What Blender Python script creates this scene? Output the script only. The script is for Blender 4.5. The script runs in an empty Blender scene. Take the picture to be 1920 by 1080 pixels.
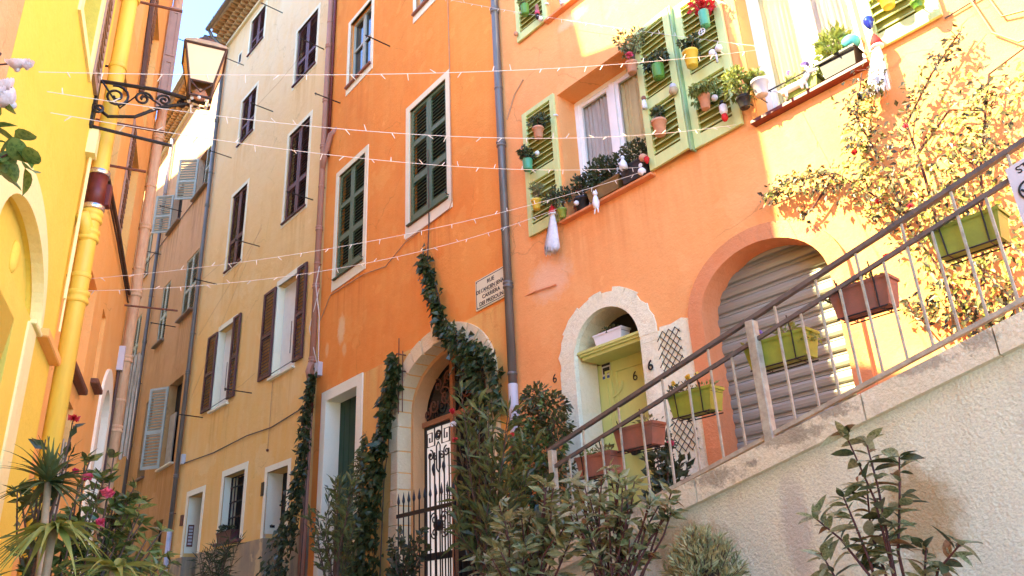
import bpy, math, random
from mathutils import Vector, Matrix
from mathutils.geometry import tessellate_polygon
RND = random.Random(11)
R_ = math.radians
SC = bpy.context.scene
COL = SC.collection

# ------------------------------------------------------------------ camera
cam = bpy.data.cameras.new('camera')
cam.sensor_width = 36.0
cam.lens = 1478.8 / 1920 * 36
cam.clip_start = 0.05
cam.clip_end = 500
camo = bpy.data.objects.new('camera', cam)
COL.objects.link(camo)
PITCH, ROLL = R_(22.49), R_(-2.89)
_f = Vector((0, math.cos(PITCH), math.sin(PITCH)))
_u = Vector((0, -math.sin(PITCH), math.cos(PITCH)))
_r = Vector((1, 0, 0))
rt = _r * math.cos(ROLL) + _u * math.sin(ROLL)
up = _u * math.cos(ROLL) - _r * math.sin(ROLL)
camo.matrix_world = Matrix(((rt.x, up.x, -_f.x, 0), (rt.y, up.y, -_f.y, 0), (rt.z, up.z, -_f.z, 1.6), (0, 0, 0, 1)))
SC.camera = camo

# ------------------------------------------------------------------ sky, sun, exposure
SUN_EL = R_(42)
SUN_AZ = math.atan2(-0.966, -0.258)
sun_vec = Vector((math.sin(SUN_AZ) * math.cos(SUN_EL), math.cos(SUN_AZ) * math.cos(SUN_EL), math.sin(SUN_EL)))
world = bpy.data.worlds.new('World')
SC.world = world
world.use_nodes = True
wn = world.node_tree
sky = wn.nodes.new('ShaderNodeTexSky')
sky.sky_type = 'NISHITA'
sky.sun_disc = False
sky.sun_elevation = SUN_EL
sky.sun_rotation = SUN_AZ % (2 * math.pi)
sky.air_density = 0.5
sky.dust_density = 0.2
sky.ozone_density = 8.0
bg = wn.nodes['Background']
bg.inputs['Strength'].default_value = 0.15
wn.links.new(sky.outputs[0], bg.inputs['Color'])
sl = bpy.data.lights.new('sun', 'SUN')
sl.energy = 2.4
sl.angle = R_(0.5)
sl.color = (1.0, 0.86, 0.50)
so = bpy.data.objects.new('sun', sl)
COL.objects.link(so)
so.rotation_euler = sun_vec.to_track_quat('Z', 'Y').to_euler()
so.location = sun_vec * 60
SC.view_settings.view_transform = 'Standard'
SC.view_settings.look = 'None'
SC.view_settings.gamma = 1
SC.view_settings.exposure = 3.8
SC.render.engine = 'CYCLES'
SC.cycles.max_bounces = 8
SC.cycles.diffuse_bounces = 5


# ------------------------------------------------------------------ materials
def lin(c):
    return tuple(c) + (1.0,)


class NT:
    def __init__(s, name):
        s.m = bpy.data.materials.new(name)
        s.m.use_nodes = True
        s.t = s.m.node_tree
        s.b = s.t.nodes['Principled BSDF']
        s.out = s.t.nodes['Material Output']
        tc = s.t.nodes.new('ShaderNodeTexCoord')
        s.co = tc.outputs['Object']

    def n(s, typ, **kw):
        nd = s.t.nodes.new(typ)
        for k, v in kw.items():
            setattr(nd, k, v)
        return nd

    def l(s, a, b):
        s.t.links.new(a, b)

    def noise(s, scale, detail=6, rough=.6, stretch=None, off=(0, 0, 0)):
        mp = s.n('ShaderNodeMapping')
        mp.inputs['Scale'].default_value = stretch or (1, 1, 1)
        mp.inputs['Location'].default_value = off
        s.l(s.co, mp.inputs[0])
        nz = s.n('ShaderNodeTexNoise')
        nz.inputs['Scale'].default_value = scale
        nz.inputs['Detail'].default_value = detail
        nz.inputs['Roughness'].default_value = rough
        s.l(mp.outputs[0], nz.inputs['Vector'])
        return nz.outputs['Fac']

    def ramp(s, fac, lo, hi):
        r = s.n('ShaderNodeMapRange')
        r.inputs['From Min'].default_value = lo
        r.inputs['From Max'].default_value = hi
        s.l(fac, r.inputs['Value'])
        return r.outputs[0]

    def mix(s, fac, a, b):
        m = s.n('ShaderNodeMix', data_type='RGBA')
        if isinstance(fac, float):
            m.inputs[0].default_value = fac
        else:
            s.l(fac, m.inputs[0])
        for i, v in ((6, a), (7, b)):
            if isinstance(v, tuple):
                m.inputs[i].default_value = lin(v)
            else:
                s.l(v, m.inputs[i])
        return m.outputs[2]

    def math(s, op, a, b=None):
        m = s.n('ShaderNodeMath', operation=op)
        for i, v in ((0, a), (1, b)):
            if v is None:
                continue
            if isinstance(v, (int, float)):
                m.inputs[i].default_value = v
            else:
                s.l(v, m.inputs[i])
        return m.outputs[0]

    def bump(s, h, strength, dist=.01, prev=None):
        b = s.n('ShaderNodeBump')
        b.inputs['Strength'].default_value = strength
        b.inputs['Distance'].default_value = dist
        s.l(h, b.inputs['Height'])
        if prev is not None:
            s.l(prev, b.inputs['Normal'])
        return b.outputs[0]

    def done(s, col, rough=.85, nrm=None, metal=0, spec=.3):
        if isinstance(col, tuple):
            s.b.inputs['Base Color'].default_value = lin(col)
        else:
            s.l(col, s.b.inputs['Base Color'])
        if isinstance(rough, float):
            s.b.inputs['Roughness'].default_value = rough
        else:
            s.l(rough, s.b.inputs['Roughness'])
        s.b.inputs['Metallic'].default_value = metal
        s.b.inputs['Specular IOR Level'].default_value = spec
        if nrm is not None:
            s.l(nrm, s.b.inputs['Normal'])
        return s.m


def mul(c, k):
    return tuple(min(1.0, v * k) for v in c)


def plaster(name, col, worn, dirt=None, spots=(), zone=None, bump=.25, rough_scale=30, streak=.5, dirtk=.5, grain=.16, upper_tone=None, drips=(), repair=.4, crack=.35, spotn=(9, 1.1)):
    """limewash: blotches, vertical streaks, fine relief; spots = (x, z, rx, rz, colour, strength) soft-edged patches of another colour"""
    t = NT(name)
    sep = t.n('ShaderNodeSeparateXYZ')
    t.l(t.co, sep.inputs[0])
    base = col
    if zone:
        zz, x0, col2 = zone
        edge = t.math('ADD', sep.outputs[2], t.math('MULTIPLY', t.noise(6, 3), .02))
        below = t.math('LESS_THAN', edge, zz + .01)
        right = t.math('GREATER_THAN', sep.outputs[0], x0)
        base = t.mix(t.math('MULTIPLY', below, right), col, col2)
    if upper_tone:  # blends towards a paler colour with height, edge broken by noise
        f0, f1, fc = upper_tone
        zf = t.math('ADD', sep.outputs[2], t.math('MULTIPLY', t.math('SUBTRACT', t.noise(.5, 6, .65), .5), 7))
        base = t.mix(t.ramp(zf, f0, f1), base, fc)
    big = t.ramp(t.noise(.55, 5, .6), .35, .7)
    c = t.mix(t.math('MULTIPLY', big, .55), base, worn)
    st = t.ramp(t.noise(2.2, 8, .65, (1.6, 1.6, .22)), .45, .75)
    c = t.mix(t.math('MULTIPLY', st, streak), c, worn)
    dk = t.ramp(t.noise(1.3, 9, .7, (1.2, 1.2, .5), (7, 3, 1)), .52, .8)
    c = t.mix(t.math('MULTIPLY', dk, dirtk), c, dirt or mul(col, .62))
    if repair:
        pf = t.ramp(t.noise(.75, 4, .55, None, (11, 5, 2)), .585, .60)
        c = t.mix(t.math('MULTIPLY', pf, repair), c, worn)
        pf = t.ramp(t.noise(2.6, 5, .6, None, (1, 9, 4)), .66, .675)
        c = t.mix(t.math('MULTIPLY', pf, repair * .8), c, mul(worn, 1.12))
    if crack:
        nz = t.n('ShaderNodeTexNoise')
        nz.inputs['Scale'].default_value = 2.2
        nz.inputs['Detail'].default_value = 6
        t.l(t.co, nz.inputs['Vector'])
        va = t.n('ShaderNodeVectorMath', operation='MULTIPLY_ADD')
        va.inputs[1].default_value = (.55, .55, .55)
        t.l(nz.outputs['Color'], va.inputs[0])
        t.l(t.co, va.inputs[2])
        vo = t.n('ShaderNodeTexVoronoi', feature='DISTANCE_TO_EDGE')
        vo.inputs['Scale'].default_value = .62
        t.l(va.outputs[0], vo.inputs['Vector'])
        cf = t.math('MULTIPLY', t.ramp(vo.outputs['Distance'], .007, .0), t.ramp(t.noise(.8, 3, .5, None, (4, 4, 8)), .5, .62))
        c = t.mix(t.math('MULTIPLY', cf, crack), c, mul(col, .3))
    for (x, z, w, L, k) in drips:
        dx = t.math('DIVIDE', t.math('ABSOLUTE', t.math('SUBTRACT', sep.outputs[0], x)), w)
        inx = t.ramp(dx, 1.0, .75)
        dz = t.math('DIVIDE', t.math('SUBTRACT', z, sep.outputs[2]), L)
        inz = t.math('MULTIPLY', t.ramp(dz, 1.0, .0), t.math('GREATER_THAN', dz, 0.0))
        rn = t.ramp(t.noise(7, 4, .6, (1, 1, .06), (x, 0, 0)), .45, .72)
        c = t.mix(t.math('MULTIPLY', t.math('MULTIPLY', t.math('MULTIPLY', inx, inz), rn), k), c, dirt or mul(col, .5))
    fine = t.noise(rough_scale * 1.4, 4, .6)
    c = t.mix(t.math('MULTIPLY', t.ramp(fine, .45, .8), grain), c, mul(col, .6))
    for (x, z, rx, rz, sc_, k) in spots:
        dx = t.math('DIVIDE', t.math('SUBTRACT', sep.outputs[0], x), rx)
        dz = t.math('DIVIDE', t.math('SUBTRACT', sep.outputs[2], z), rz)
        d = t.math('SQRT', t.math('ADD', t.math('MULTIPLY', dx, dx), t.math('MULTIPLY', dz, dz)))
        d = t.math('ADD', d, t.math('MULTIPLY', t.math('SUBTRACT', t.noise(spotn[0], 6, .7), .5), spotn[1]))
        c = t.mix(t.math('MULTIPLY', t.ramp(d, 1.0, .55), k), c, sc_)
    h = t.bump(t.noise(3, 5), .35, .05)
    h = t.bump(t.noise(rough_scale, 6, .65), bump, .02, h)
    return t.done(c, .9, h, spec=.15)


def plain(name, col, rough=.6, var=.18, scale=12, bump=.1, metal=0, spec=.35, alt=None, stretch=None):
    t = NT(name)
    f = t.ramp(t.noise(scale, 6, .65, stretch), .3, .75)
    c = t.mix(f, col, alt or mul(col, 1 - var * 1.6))
    h = t.bump(t.noise(scale * 2.5, 5, .6, stretch), bump, .01) if bump else None
    return t.done(c, rough, h, metal, spec)


def leafmat(name, dark, light, scale=7, trans=.25, rough=.45, tip=None):
    t = NT(name)
    f = t.ramp(t.noise(scale, 2, .5), .36, .66)
    c = t.mix(f, dark, light)
    f2 = t.ramp(t.noise(scale * 4, 2, .5, None, (3, 1, 2)), .45, .7)
    c = t.mix(t.math('MULTIPLY', f2, .5), c, tip or mul(light, 1.25))
    t.done(c, rough, None, spec=.4)
    tr = t.n('ShaderNodeBsdfTranslucent')
    t.l(c, tr.inputs[0])
    mx = t.n('ShaderNodeMixShader')
    mx.inputs[0].default_value = trans
    t.l(t.b.outputs[0], mx.inputs[1])
    t.l(tr.outputs[0], mx.inputs[2])
    t.l(mx.outputs[0], t.out.inputs[0])
    return t.m


CREAM = (.86, .75, .44)
MT = dict(
    orange=plaster('orange_limewash', (.86, .27, .042), (.90, .38, .080), (.68, .17, .03),
                   spots=[(-5.05, 6.68, .17, .34, (.86, .55, .24), .85), (-5.62, 6.45, .09, .17, (.86, .5, .2), .7), (-4.9, 6.25, .10, .16, (.85, .5, .2), .6)],
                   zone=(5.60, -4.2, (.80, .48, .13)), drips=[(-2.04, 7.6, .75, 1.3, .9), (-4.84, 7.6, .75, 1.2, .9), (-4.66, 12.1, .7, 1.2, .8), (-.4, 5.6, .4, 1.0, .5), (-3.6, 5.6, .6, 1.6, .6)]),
    coral=plaster('coral_limewash', (.87, .345, .098), (.90, .42, .14), (.72, .24, .06),
                  spots=[(.75, 5.6, .45, .35, (.84, .50, .28), .7), (1.55, 9.3, .35, .12, (.85, .5, .25), .6)], drips=[(1.85, 6.24, .85, 1.1, .9), (3.2, 6.28, .65, .9, .7), (.8, 6.3, .4, .9, .7), (1.85, 9.5, .8, 1.0, .8), (4.6, 6.2, .65, .8, .5), (2.8, 4.4, .2, 1.6, .6)]),
    tan=plaster('tan_limewash', (.88, .50, .12), (.90, .63, .27), (.70, .38, .10), zone=(3.22, -7.3, (.20, .17, .13)), streak=.6, upper_tone=(8, 16, (.88, .70, .40)), drips=[(-1.5, 6.46, .7, 1.6, .9), (-4.9, 6.46, .7, 1.6, .9), (-1.5, 10.1, .7, 1.6, .9), (-5, 10.1, .7, 1.6, .9), (-1.4, 13.9, .7, 1.4, .8), (-5, 13.9, .7, 1.4, .8), (-3.6, 3.2, .7, .5, .5)]),
    brown=plaster('brown_limewash', (.48, .235, .06), (.62, .35, .14), (.28, .13, .04), streak=.7, upper_tone=(7, 15, (.74, .46, .26)), drips=[(-1.4, 5.6, .8, 2.2, .9), (-4.1, 5.7, .6, 2.0, .9), (-1.2, 9.9, .8, 2, .9), (-3.9, 9.9, .6, 2, .9), (-1.2, 13.9, .8, 2, .9), (-4, 13.9, .8, 2.2, .9)]),
    yellow=plaster('yellow_paint', (.82, .61, .075), (.84, .65, .12), (.72, .49, .055), streak=.25, repair=0, crack=0, bump=.12),
    yellowtrim=plaster('pale_yellow_paint', (.86, .76, .30), (.87, .79, .38), (.76, .62, .2), streak=.2, repair=0, crack=0, bump=.1),
    peach=plaster('peach_limewash', (.86, .43, .10), (.89, .53, .17), (.74, .30, .06), streak=.4),
    redorange=plaster('redorange_paint', (.75, .24, .07), (.8, .32, .12), (.6, .18, .05)),
    ochre=plaster('ochre_render', (.70, .38, .14), (.78, .48, .22), (.5, .25, .08), bump=.5),
    cream=plaster('cream_paint', CREAM, (.84, .76, .56), (.62, .5, .3), streak=.3, repair=0, crack=0, bump=.12),
    white=plaster('white_paint', (.89, .82, .54), (.90, .85, .60), (.66, .57, .4), streak=.25, repair=0, crack=0, bump=.1),
    roughcast=plaster('roughcast_render', (.82, .76, .46), (.85, .79, .49), (.66, .55, .31),
                      spots=[(5.5, 2.0, .26, .34, (.42, .24, .07), .75), (3.9, 1.95, .42, .25, (.40, .23, .07), .75), (6.3, 2.3, .2, .5, (.50, .42, .30), .6), (4.75, 2.0, .12, .4, (.52, .43, .3), .6)], drips=[(4.35, 2.34, .25, .5, .8), (5.2, 2.55, .5, .45, .6), (6.1, 2.75, .4, .5, .7), (3.7, 2.15, .4, .35, .7), (7, 2.95, .4, .6, .6)], repair=.5, crack=0, bump=1.0, rough_scale=48, streak=.15, grain=.75),  # ochre-brown and grey-brown patches low on the wall
    coping=plaster('weathered_concrete', (.74, .63, .36), (.80, .69, .43), (.16, .12, .08), repair=.5, crack=0, spots=[(4.25, 2.40, .22, .07, (.13, .10, .06), .55), (4.85, 2.56, .30, .06, (.16, .12, .07), .55), (5.15, 2.66, .20, .05, (.12, .09, .06), .55), (3.6, 2.26, .25, .05, (.18, .13, .08), .5), (5.7, 2.80, .25, .05, (.16, .12, .08), .5), (6.05, 2.86, .12, .08, (.14, .10, .07), .5), (4.55, 2.44, .05, .03, (.05, .04, .03), .55)], spotn=(26, 2.6), bump=.8, rough_scale=40, streak=.3, dirtk=1.0, grain=.6),
    stone=plaster('limestone', (.80, .64, .33), (.84, .71, .43), (.46, .32, .14), repair=.5, crack=0, bump=.8, rough_scale=22, streak=.3),
    palestone=plaster('pale_limestone', (.84, .75, .45), (.88, .81, .54), (.48, .33, .18), repair=.5, crack=0, bump=.7, rough_scale=22, streak=.3, dirtk=.9, grain=.4),
    mould=plaster('orange_moulding', (.66, .22, .07), (.74, .32, .14), (.42, .18, .07), repair=.5, crack=0, bump=.4),
    body=plain('rubble', (.4, .3, .2), .9),
    green=plain('green_shutter_paint', (.085, .125, .05), .55, .3, 9, .25, alt=(.12, .15, .075), stretch=(1, 1, .3)),
    greendoor=plain('dark_green_door', (.015, .06, .02), .5, .3, 6),
    maroon=plain('maroon_shutter_paint', (.085, .026, .022), .55, .3, 9, .2, alt=(.13, .05, .045), stretch=(1, 1, .3)),
    lime=plain('lime_shutter_paint', (.62, .64, .22), .55, .12, 9, .2, alt=(.52, .56, .20), stretch=(1, 1, .3)),
    slatshade=plain('olive_slat_shade', (.24, .22, .035), .6, .15, 9, .1),
    limedark=plain('sage_shutter_edge', (.30, .42, .18), .5, .15, 9, .15),
    limedoor=plain('lime_door_paint', (.62, .62, .17), .5, .1, 5, .2, alt=(.52, .52, .15), stretch=(1, 1, .3)),
    greyshut=plain('grey_green_shutter', (.46, .47, .33), .6, .2, 9, .2, alt=(.36, .37, .29)),
    taupe=plain('taupe_shutter', (.36, .25, .17), .6, .2, 8, .2, alt=(.30, .2, .14)),
    dark=plain('dark_interior', (.012, .009, .007), .7, .2, 5, 0),
    glass=plain('dark_glass', (.02, .02, .02), .08, .2, 2, 0, spec=.6),
    curtain=plain('curtain', (.62, .52, .42), .8, .3, 14, .3, alt=(.42, .34, .26), stretch=(4, 4, .2)),
    blind=plain('yellow_blind', (.78, .62, .28), .8, .1, 6, .05),
    wframe=plain('white_window_paint', (.86, .83, .68), .4, .06, 6, .03),
    iron=plain('black_iron', (.018, .013, .010), .5, .3, 20, .2, spec=.4),
    rustiron=plain('rusty_iron', (.22, .085, .035), .75, .4, 30, .5, alt=(.10, .045, .025)),
    studiron=plain('studded_rust', (.50, .24, .09), .75, .4, 60, .8, alt=(.26, .10, .04)),
    zinc=plain('zinc_pipe', (.19, .165, .125), .45, .3, 5, .1, metal=.3, alt=(.12, .10, .075), stretch=(3, 3, .4)),
    terrapipe=plain('clay_pipe', (.48, .22, .12), .65, .3, 6, .2, alt=(.36, .16, .09), stretch=(3, 3, .4)),
    castred=plain('red_cast_iron', (.17, .026, .014), .45, .3, 8, .15),
    yellowpipe=plain('yellow_pipe_paint', (.86, .57, .06), .5, .1, 6, .15, alt=(.74, .42, .05), stretch=(2, 2, .3)),
    peelpipe=plain('peeling_pipe', (.66, .44, .22), .7, .3, 9, .4, alt=(.5, .27, .12), stretch=(3, 3, .6)),
    steel=plain('steel_band', (.75, .72, .66), .25, .1, 8, 0, metal=.9),
    tile=plain('roof_tile', (.62, .38, .15), .8, .35, 4, .4, alt=(.46, .25, .09)),
    wood=plain('grey_wood', (.32, .22, .13), .8, .3, 8, .3, stretch=(1, 8, 8)),
    roller=plain('roller_shutter_steel', (.36, .365, .285), .42, .25, 2.2, .06, metal=.3, alt=(.23, .23, .175), stretch=(.5, 1, 8)),
    railbrown=plain('brown_rail_paint', (.085, .064, .048), .55, .3, 14, .2, alt=(.16, .12, .085)),
    railcream=plain('cream_rail_paint', (.48, .43, .27), .6, .25, 14, .25, alt=(.24, .19, .12)),
    sign=plain('sign_enamel', (.80, .74, .45), .3, .06, 3, 0),
    ink=plain('black_paint', (.015, .013, .012), .5, .1, 5, 0),
    board=plain('white_board', (.56, .52, .47), .4, .06, 3, 0),
    terracotta=plain('terracotta', (.66, .30, .15), .75, .2, 10, .15),
    terradark=plain('brown_terracotta', (.33, .12, .07), .8, .3, 9, .3, alt=(.20, .10, .06)),
    potgreen=plain('green_enamel_pot', (.10, .36, .17), .35, .15, 6, .03),
    potgrass=plain('grass_green_pot', (.11, .26, .03), .4, .15, 6, .03),
    potyellow=plain('yellow_pot', (.78, .50, .05), .4, .12, 6, .03),
    limepot=plain('lime_planter', (.30, .35, .04), .55, .25, 7, .15, alt=(.20, .22, .03)),
    potdark=plain('dark_pot', (.03, .024, .02), .5, .3, 8, .1),
    potbrown=plain('brown_trough', (.24, .13, .035), .5, .25, 6, .1),
    potgrey=plain('grey_pot', (.52, .50, .50), .4, .15, 6, .05),
    turq=plain('turquoise_cloth', (.10, .55, .50), .6, .15, 9, .2),
    soil=plain('soil', (.05, .035, .02), .95, .3, 30, .6),
    red=plain('red_felt', (.60, .02, .015), .8, .15, 14, .2),
    straw=plain('white_straw', (.82, .76, .68), .8, .15, 30, .2),
    porc=plain('white_porcelain', (.80, .76, .70), .3, .08, 5, 0),
    blueglass=plain('blue_glass', (.01, .03, .30), .08, .2, 4, 0, spec=.8),
    bluelabel=plain('blue_print', (.05, .09, .26), .5, .1, 4, 0),
    wire=plain('white_wire', (.74, .64, .48), .5, .05, 5, 0),
    cable=plain('dark_cable', (.10, .06, .04), .7, .2, 8, .1),
    cable2=plain('tan_cable', (.58, .30, .12), .7, .2, 8, .1),
    cloth=plain('lilac_cloth', (.48, .41, .27), .9, .2, 7, .3),
    lantglass=plain('opal_glass', (.86, .62, .30), .35, .06, 3, 0),
    lantiron=plain('lantern_iron', (.10, .05, .03), .55, .3, 16, .2),
    bark=plain('bark', (.14, .085, .05), .85, .3, 25, .5),
    redbark=plain('red_stem', (.12, .045, .03), .7, .3, 25, .3),
    cane=plain('pale_cane', (.50, .36, .18), .7, .25, 14, .3),
    ivy=leafmat('ivy_leaf', (.028, .040, .008), (.075, .092, .020), 6, .15),
    laurel=leafmat('laurel_leaf', (.09, .105, .022), (.33, .33, .13), 9, .25, .32),
    olean=leafmat('oleander_leaf', (.045, .058, .012), (.17, .18, .04), 9, .25),
    darkleaf=leafmat('dark_leaf', (.024, .034, .009), (.085, .095, .028), 9, .2),
    olive=leafmat('olive_leaf', (.09, .10, .025), (.26, .24, .08), 9, .25),
    brightleaf=leafmat('bright_leaf', (.12, .16, .03), (.30, .33, .07), 12, .3),
    camellia=leafmat('camellia_leaf', (.035, .055, .010), (.18, .22, .045), 6, .2, .35),
    palm=leafmat('palm_leaf', (.12, .17, .025), (.34, .38, .07), 4, .3),
    cordy=leafmat('cordyline_leaf', (.05, .075, .022), (.15, .19, .06), 4, .2),
    rosevine=leafmat('rose_leaf', (.022, .020, .006), (.085, .075, .015), 7, .12, tip=(.07, .02, .012)),
    rosegold=leafmat('rose_young_leaf', (.11, .13, .015), (.30, .30, .05), 7, .25, tip=(.26, .16, .04)),
    rosegreen=leafmat('rose_green', (.06, .12, .02), (.17, .26, .05), 7, .3),
    laurelpale=leafmat('pale_laurel_leaf', (.30, .29, .12), (.46, .43, .22), 12, .25, .35),
    deadleaf=leafmat('dead_leaf', (.16, .075, .02), (.30, .16, .05), 12, .2, .7),
    rosem=leafmat('rosemary_leaf', (.19, .19, .05), (.46, .42, .17), 10, .2),
    bougleaf=leafmat('bougainvillea_leaf', (.045, .055, .010), (.15, .14, .035), 9, .25, tip=(.16, .04, .03)),
    petalred=leafmat('red_petal', (.45, .015, .02), (.62, .05, .05), 12, .3),
    petalpink=leafmat('pink_petal', (.60, .04, .09), (.72, .14, .18), 12, .3),
    petalwhite=leafmat('white_petal', (.78, .66, .56), (.84, .78, .70), 8, .4),
    petalviolet=leafmat('violet_petal', (.25, .15, .50), (.40, .30, .62), 20, .3),
    petalyellow=leafmat('yellow_petal', (.75, .50, .03), (.80, .60, .10), 20, .3),
    paving=plain('stone_paving', (.60, .51, .38), .9, .3, 3, .5),
)


# ------------------------------------------------------------------ mesh helpers
class MB:
    def __init__(s):
        s.v = []
        s.f = []

    def face(s, pts):
        k = len(s.v)
        s.v += [tuple(p) for p in pts]
        s.f.append(tuple(range(k, k + len(pts))))

    def box(s, x0, x1, y0, y1, z0, z1):
        k = len(s.v)
        s.v += [(x, y, z) for z in (z0, z1) for y in (y0, y1) for x in (x0, x1)]
        for q in ((0, 2, 3, 1), (4, 5, 7, 6), (0, 1, 5, 4), (2, 6, 7, 3), (0, 4, 6, 2), (1, 3, 7, 5)):
            s.f.append(tuple(k + i for i in q))
        return s

    def cbox(s, x0, x1, y0, y1, z0, z1, c=.01):
        """box with chamfered edges"""
        k = len(s.v)
        X, Y, Z = (x0, x1), (y0, y1), (z0, z1)
        idx = {}
        for a in (0, 1):
            for b in (0, 1):
                for d in (0, 1):
                    sx, sy, sz = (1, -1)[a], (1, -1)[b], (1, -1)[d]
                    for ax in range(3):
                        p = [X[a], Y[b], Z[d]]
                        for o_, sg in ((0, sx), (1, sy), (2, sz)):
                            if o_ != ax:
                                p[o_] += sg * c
                        idx[(a, b, d, ax)] = len(s.v)
                        s.v.append(tuple(p))
        for a in (0, 1):
            s.f.append(tuple(idx[(a, b, d, 0)] for b, d in ((0, 0), (1, 0), (1, 1), (0, 1))))
            s.f.append(tuple(idx[(b, a, d, 1)] for b, d in ((0, 0), (1, 0), (1, 1), (0, 1))))
            s.f.append(tuple(idx[(b, d, a, 2)] for b, d in ((0, 0), (1, 0), (1, 1), (0, 1))))
        for a in (0, 1):
            for b in (0, 1):
                s.f.append((idx[(a, b, 0, 0)], idx[(a, b, 1, 0)], idx[(a, b, 1, 1)], idx[(a, b, 0, 1)]))
                s.f.append((idx[(a, 0, b, 0)], idx[(a, 1, b, 0)], idx[(a, 1, b, 2)], idx[(a, 0, b, 2)]))
                s.f.append((idx[(0, a, b, 1)], idx[(1, a, b, 1)], idx[(1, a, b, 2)], idx[(0, a, b, 2)]))
                for d in (0, 1):
                    s.f.append((idx[(a, b, d, 0)], idx[(a, b, d, 1)], idx[(a, b, d, 2)]))
        return s

    def frame(s, x0, x1, z0, z1, w, y0, y1, wb=None):
        wb = w if wb is None else wb
        s.box(x0, x0 + w, y0, y1, z0, z1)
        s.box(x1 - w, x1, y0, y1, z0, z1)
        s.box(x0 + w, x1 - w, y0, y1, z1 - w, z1)
        if wb:
            s.box(x0 + w, x1 - w, y0, y1, z0, z0 + wb)
        return s

    def prism(s, poly, y0, y1):
        """poly in (x, z), extruded from y0 to y1"""
        n, k = len(poly), len(s.v)
        s.v += [(x, y0, z) for x, z in poly] + [(x, y1, z) for x, z in poly]
        tr = tessellate_polygon([[Vector((x, z, 0)) for x, z in poly]])
        for a, b, c in tr:
            s.f.append((k + a, k + b, k + c))
            s.f.append((k + n + a, k + n + c, k + n + b))
        for i in range(n):
            j = (i + 1) % n
            s.f.append((k + i, k + j, k + n + j, k + n + i))
        return s

    def wall(s, outer, holes, back):
        polys = [outer] + [h[0] for h in holes]
        flat = [p for q in polys for p in q]
        tr = tessellate_polygon([[Vector((x, z, 0)) for x, z in q] for q in polys])
        k = len(s.v)
        s.v += [(x, 0, z) for x, z in flat]
        for a, b, c in tr:
            A, B, D = flat[a], flat[b], flat[c]
            ar = (B[0] - A[0]) * (D[1] - A[1]) - (B[1] - A[1]) * (D[0] - A[0])
            s.f.append((k + a, k + b, k + c) if ar > 0 else (k + a, k + c, k + b))
        for q, dep in [(outer, back)] + [(h[0], h[1]) for h in holes]:
            n = len(q)
            for i in range(n):
                a, b = q[i], q[(i + 1) % n]
                s.face([(a[0], 0, a[1]), (b[0], 0, b[1]), (b[0], dep, b[1]), (a[0], dep, a[1])])
        return s

    def tube(s, pts, r, r1=None, n=8, cap=True, flat=None):
        pts = [Vector(p) for p in pts]
        r1 = r if r1 is None else r1
        m = len(pts)
        k = len(s.v)
        prev = None
        for i, p in enumerate(pts):
            d = (pts[min(i + 1, m - 1)] - pts[max(i - 1, 0)])
            if d.length < 1e-9:
                d = Vector((0, 0, 1))
            d.normalize()
            if prev is None:
                a = Vector((0, 0, 1)) if abs(d.z) < .9 else Vector((1, 0, 0))
                a = (a - d * a.dot(d)).normalized()
            else:
                a = prev - d * prev.dot(d)
                a = a.normalized() if a.length > 1e-6 else Vector((1, 0, 0))
            prev = a
            b = d.cross(a)
            rr = r + (r1 - r) * i / max(1, m - 1)
            for j in range(n):
                t = 2 * math.pi * (j + .5) / n
                s.v.append(tuple(p + (a * math.cos(t) + b * math.sin(t) * (flat or 1)) * rr))
        for i in range(m - 1):
            for j in range(n):
                q = (j + 1) % n
                s.f.append((k + i * n + j, k + i * n + q, k + (i + 1) * n + q, k + (i + 1) * n + j))
        if cap:
            s.f.append(tuple(k + j for j in range(n))[::-1])
            s.f.append(tuple(k + (m - 1) * n + j for j in range(n)))
        return s

    def lathe(s, prof, n=14, c=(0, 0, 0), sx=1, sy=1):
        k = len(s.v)
        for r, z in prof:
            for j in range(n):
                t = 2 * math.pi * j / n
                s.v.append((c[0] + r * math.cos(t) * sx, c[1] + r * math.sin(t) * sy, c[2] + z))
        for i in range(len(prof) - 1):
            for j in range(n):
                q = (j + 1) % n
                s.f.append((k + i * n + j, k + i * n + q, k + (i + 1) * n + q, k + (i + 1) * n + j))
        s.f.append(tuple(k + j for j in range(n))[::-1])
        e = k + (len(prof) - 1) * n
        s.f.append(tuple(e + j for j in range(n)))
        return s

    def ball(s, c, r, n=10, sz=1.0):
        m = max(5, n // 2 + 1)
        return s.lathe([(max(1e-4, r * math.sin(math.pi * i / m)), -r * sz * math.cos(math.pi * i / m)) for i in range(m + 1)], n, c)

    def leaf(s, p, d, nrm, L, W, fold=.22, droop=.0):
        p = Vector(p)
        side = d.cross(nrm)
        if side.length < 1e-5:
            side = d.cross(Vector((.3, .5, .8)))
        side.normalize()
        nn = side.cross(d)
        k = len(s.v)
        mid = p + d * (L * .45)
        tip = p + d * L - Vector((0, 0, droop * L))
        s.v += [tuple(p), tuple(mid + side * (W * .5) + nn * (W * fold)), tuple(tip), tuple(mid - side * (W * .5) + nn * (W * fold))]
        s.f.append((k, k + 1, k + 2))
        s.f.append((k, k + 2, k + 3))

    def mesh(s, name, mat, smooth=False):
        me = bpy.data.meshes.new(name)
        me.from_pydata(s.v, [], s.f)
        me.materials.append(MT[mat] if isinstance(mat, str) else mat)
        if smooth:
            me.polygons.foreach_set('use_smooth', [True] * len(me.polygons))
        me.update()
        return me

    def build(s, name, mat, parent=None, smooth=False, kind=None, M=None, label=None):
        return put(name, s.mesh(name, mat, smooth), parent, kind, M, label)


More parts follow.
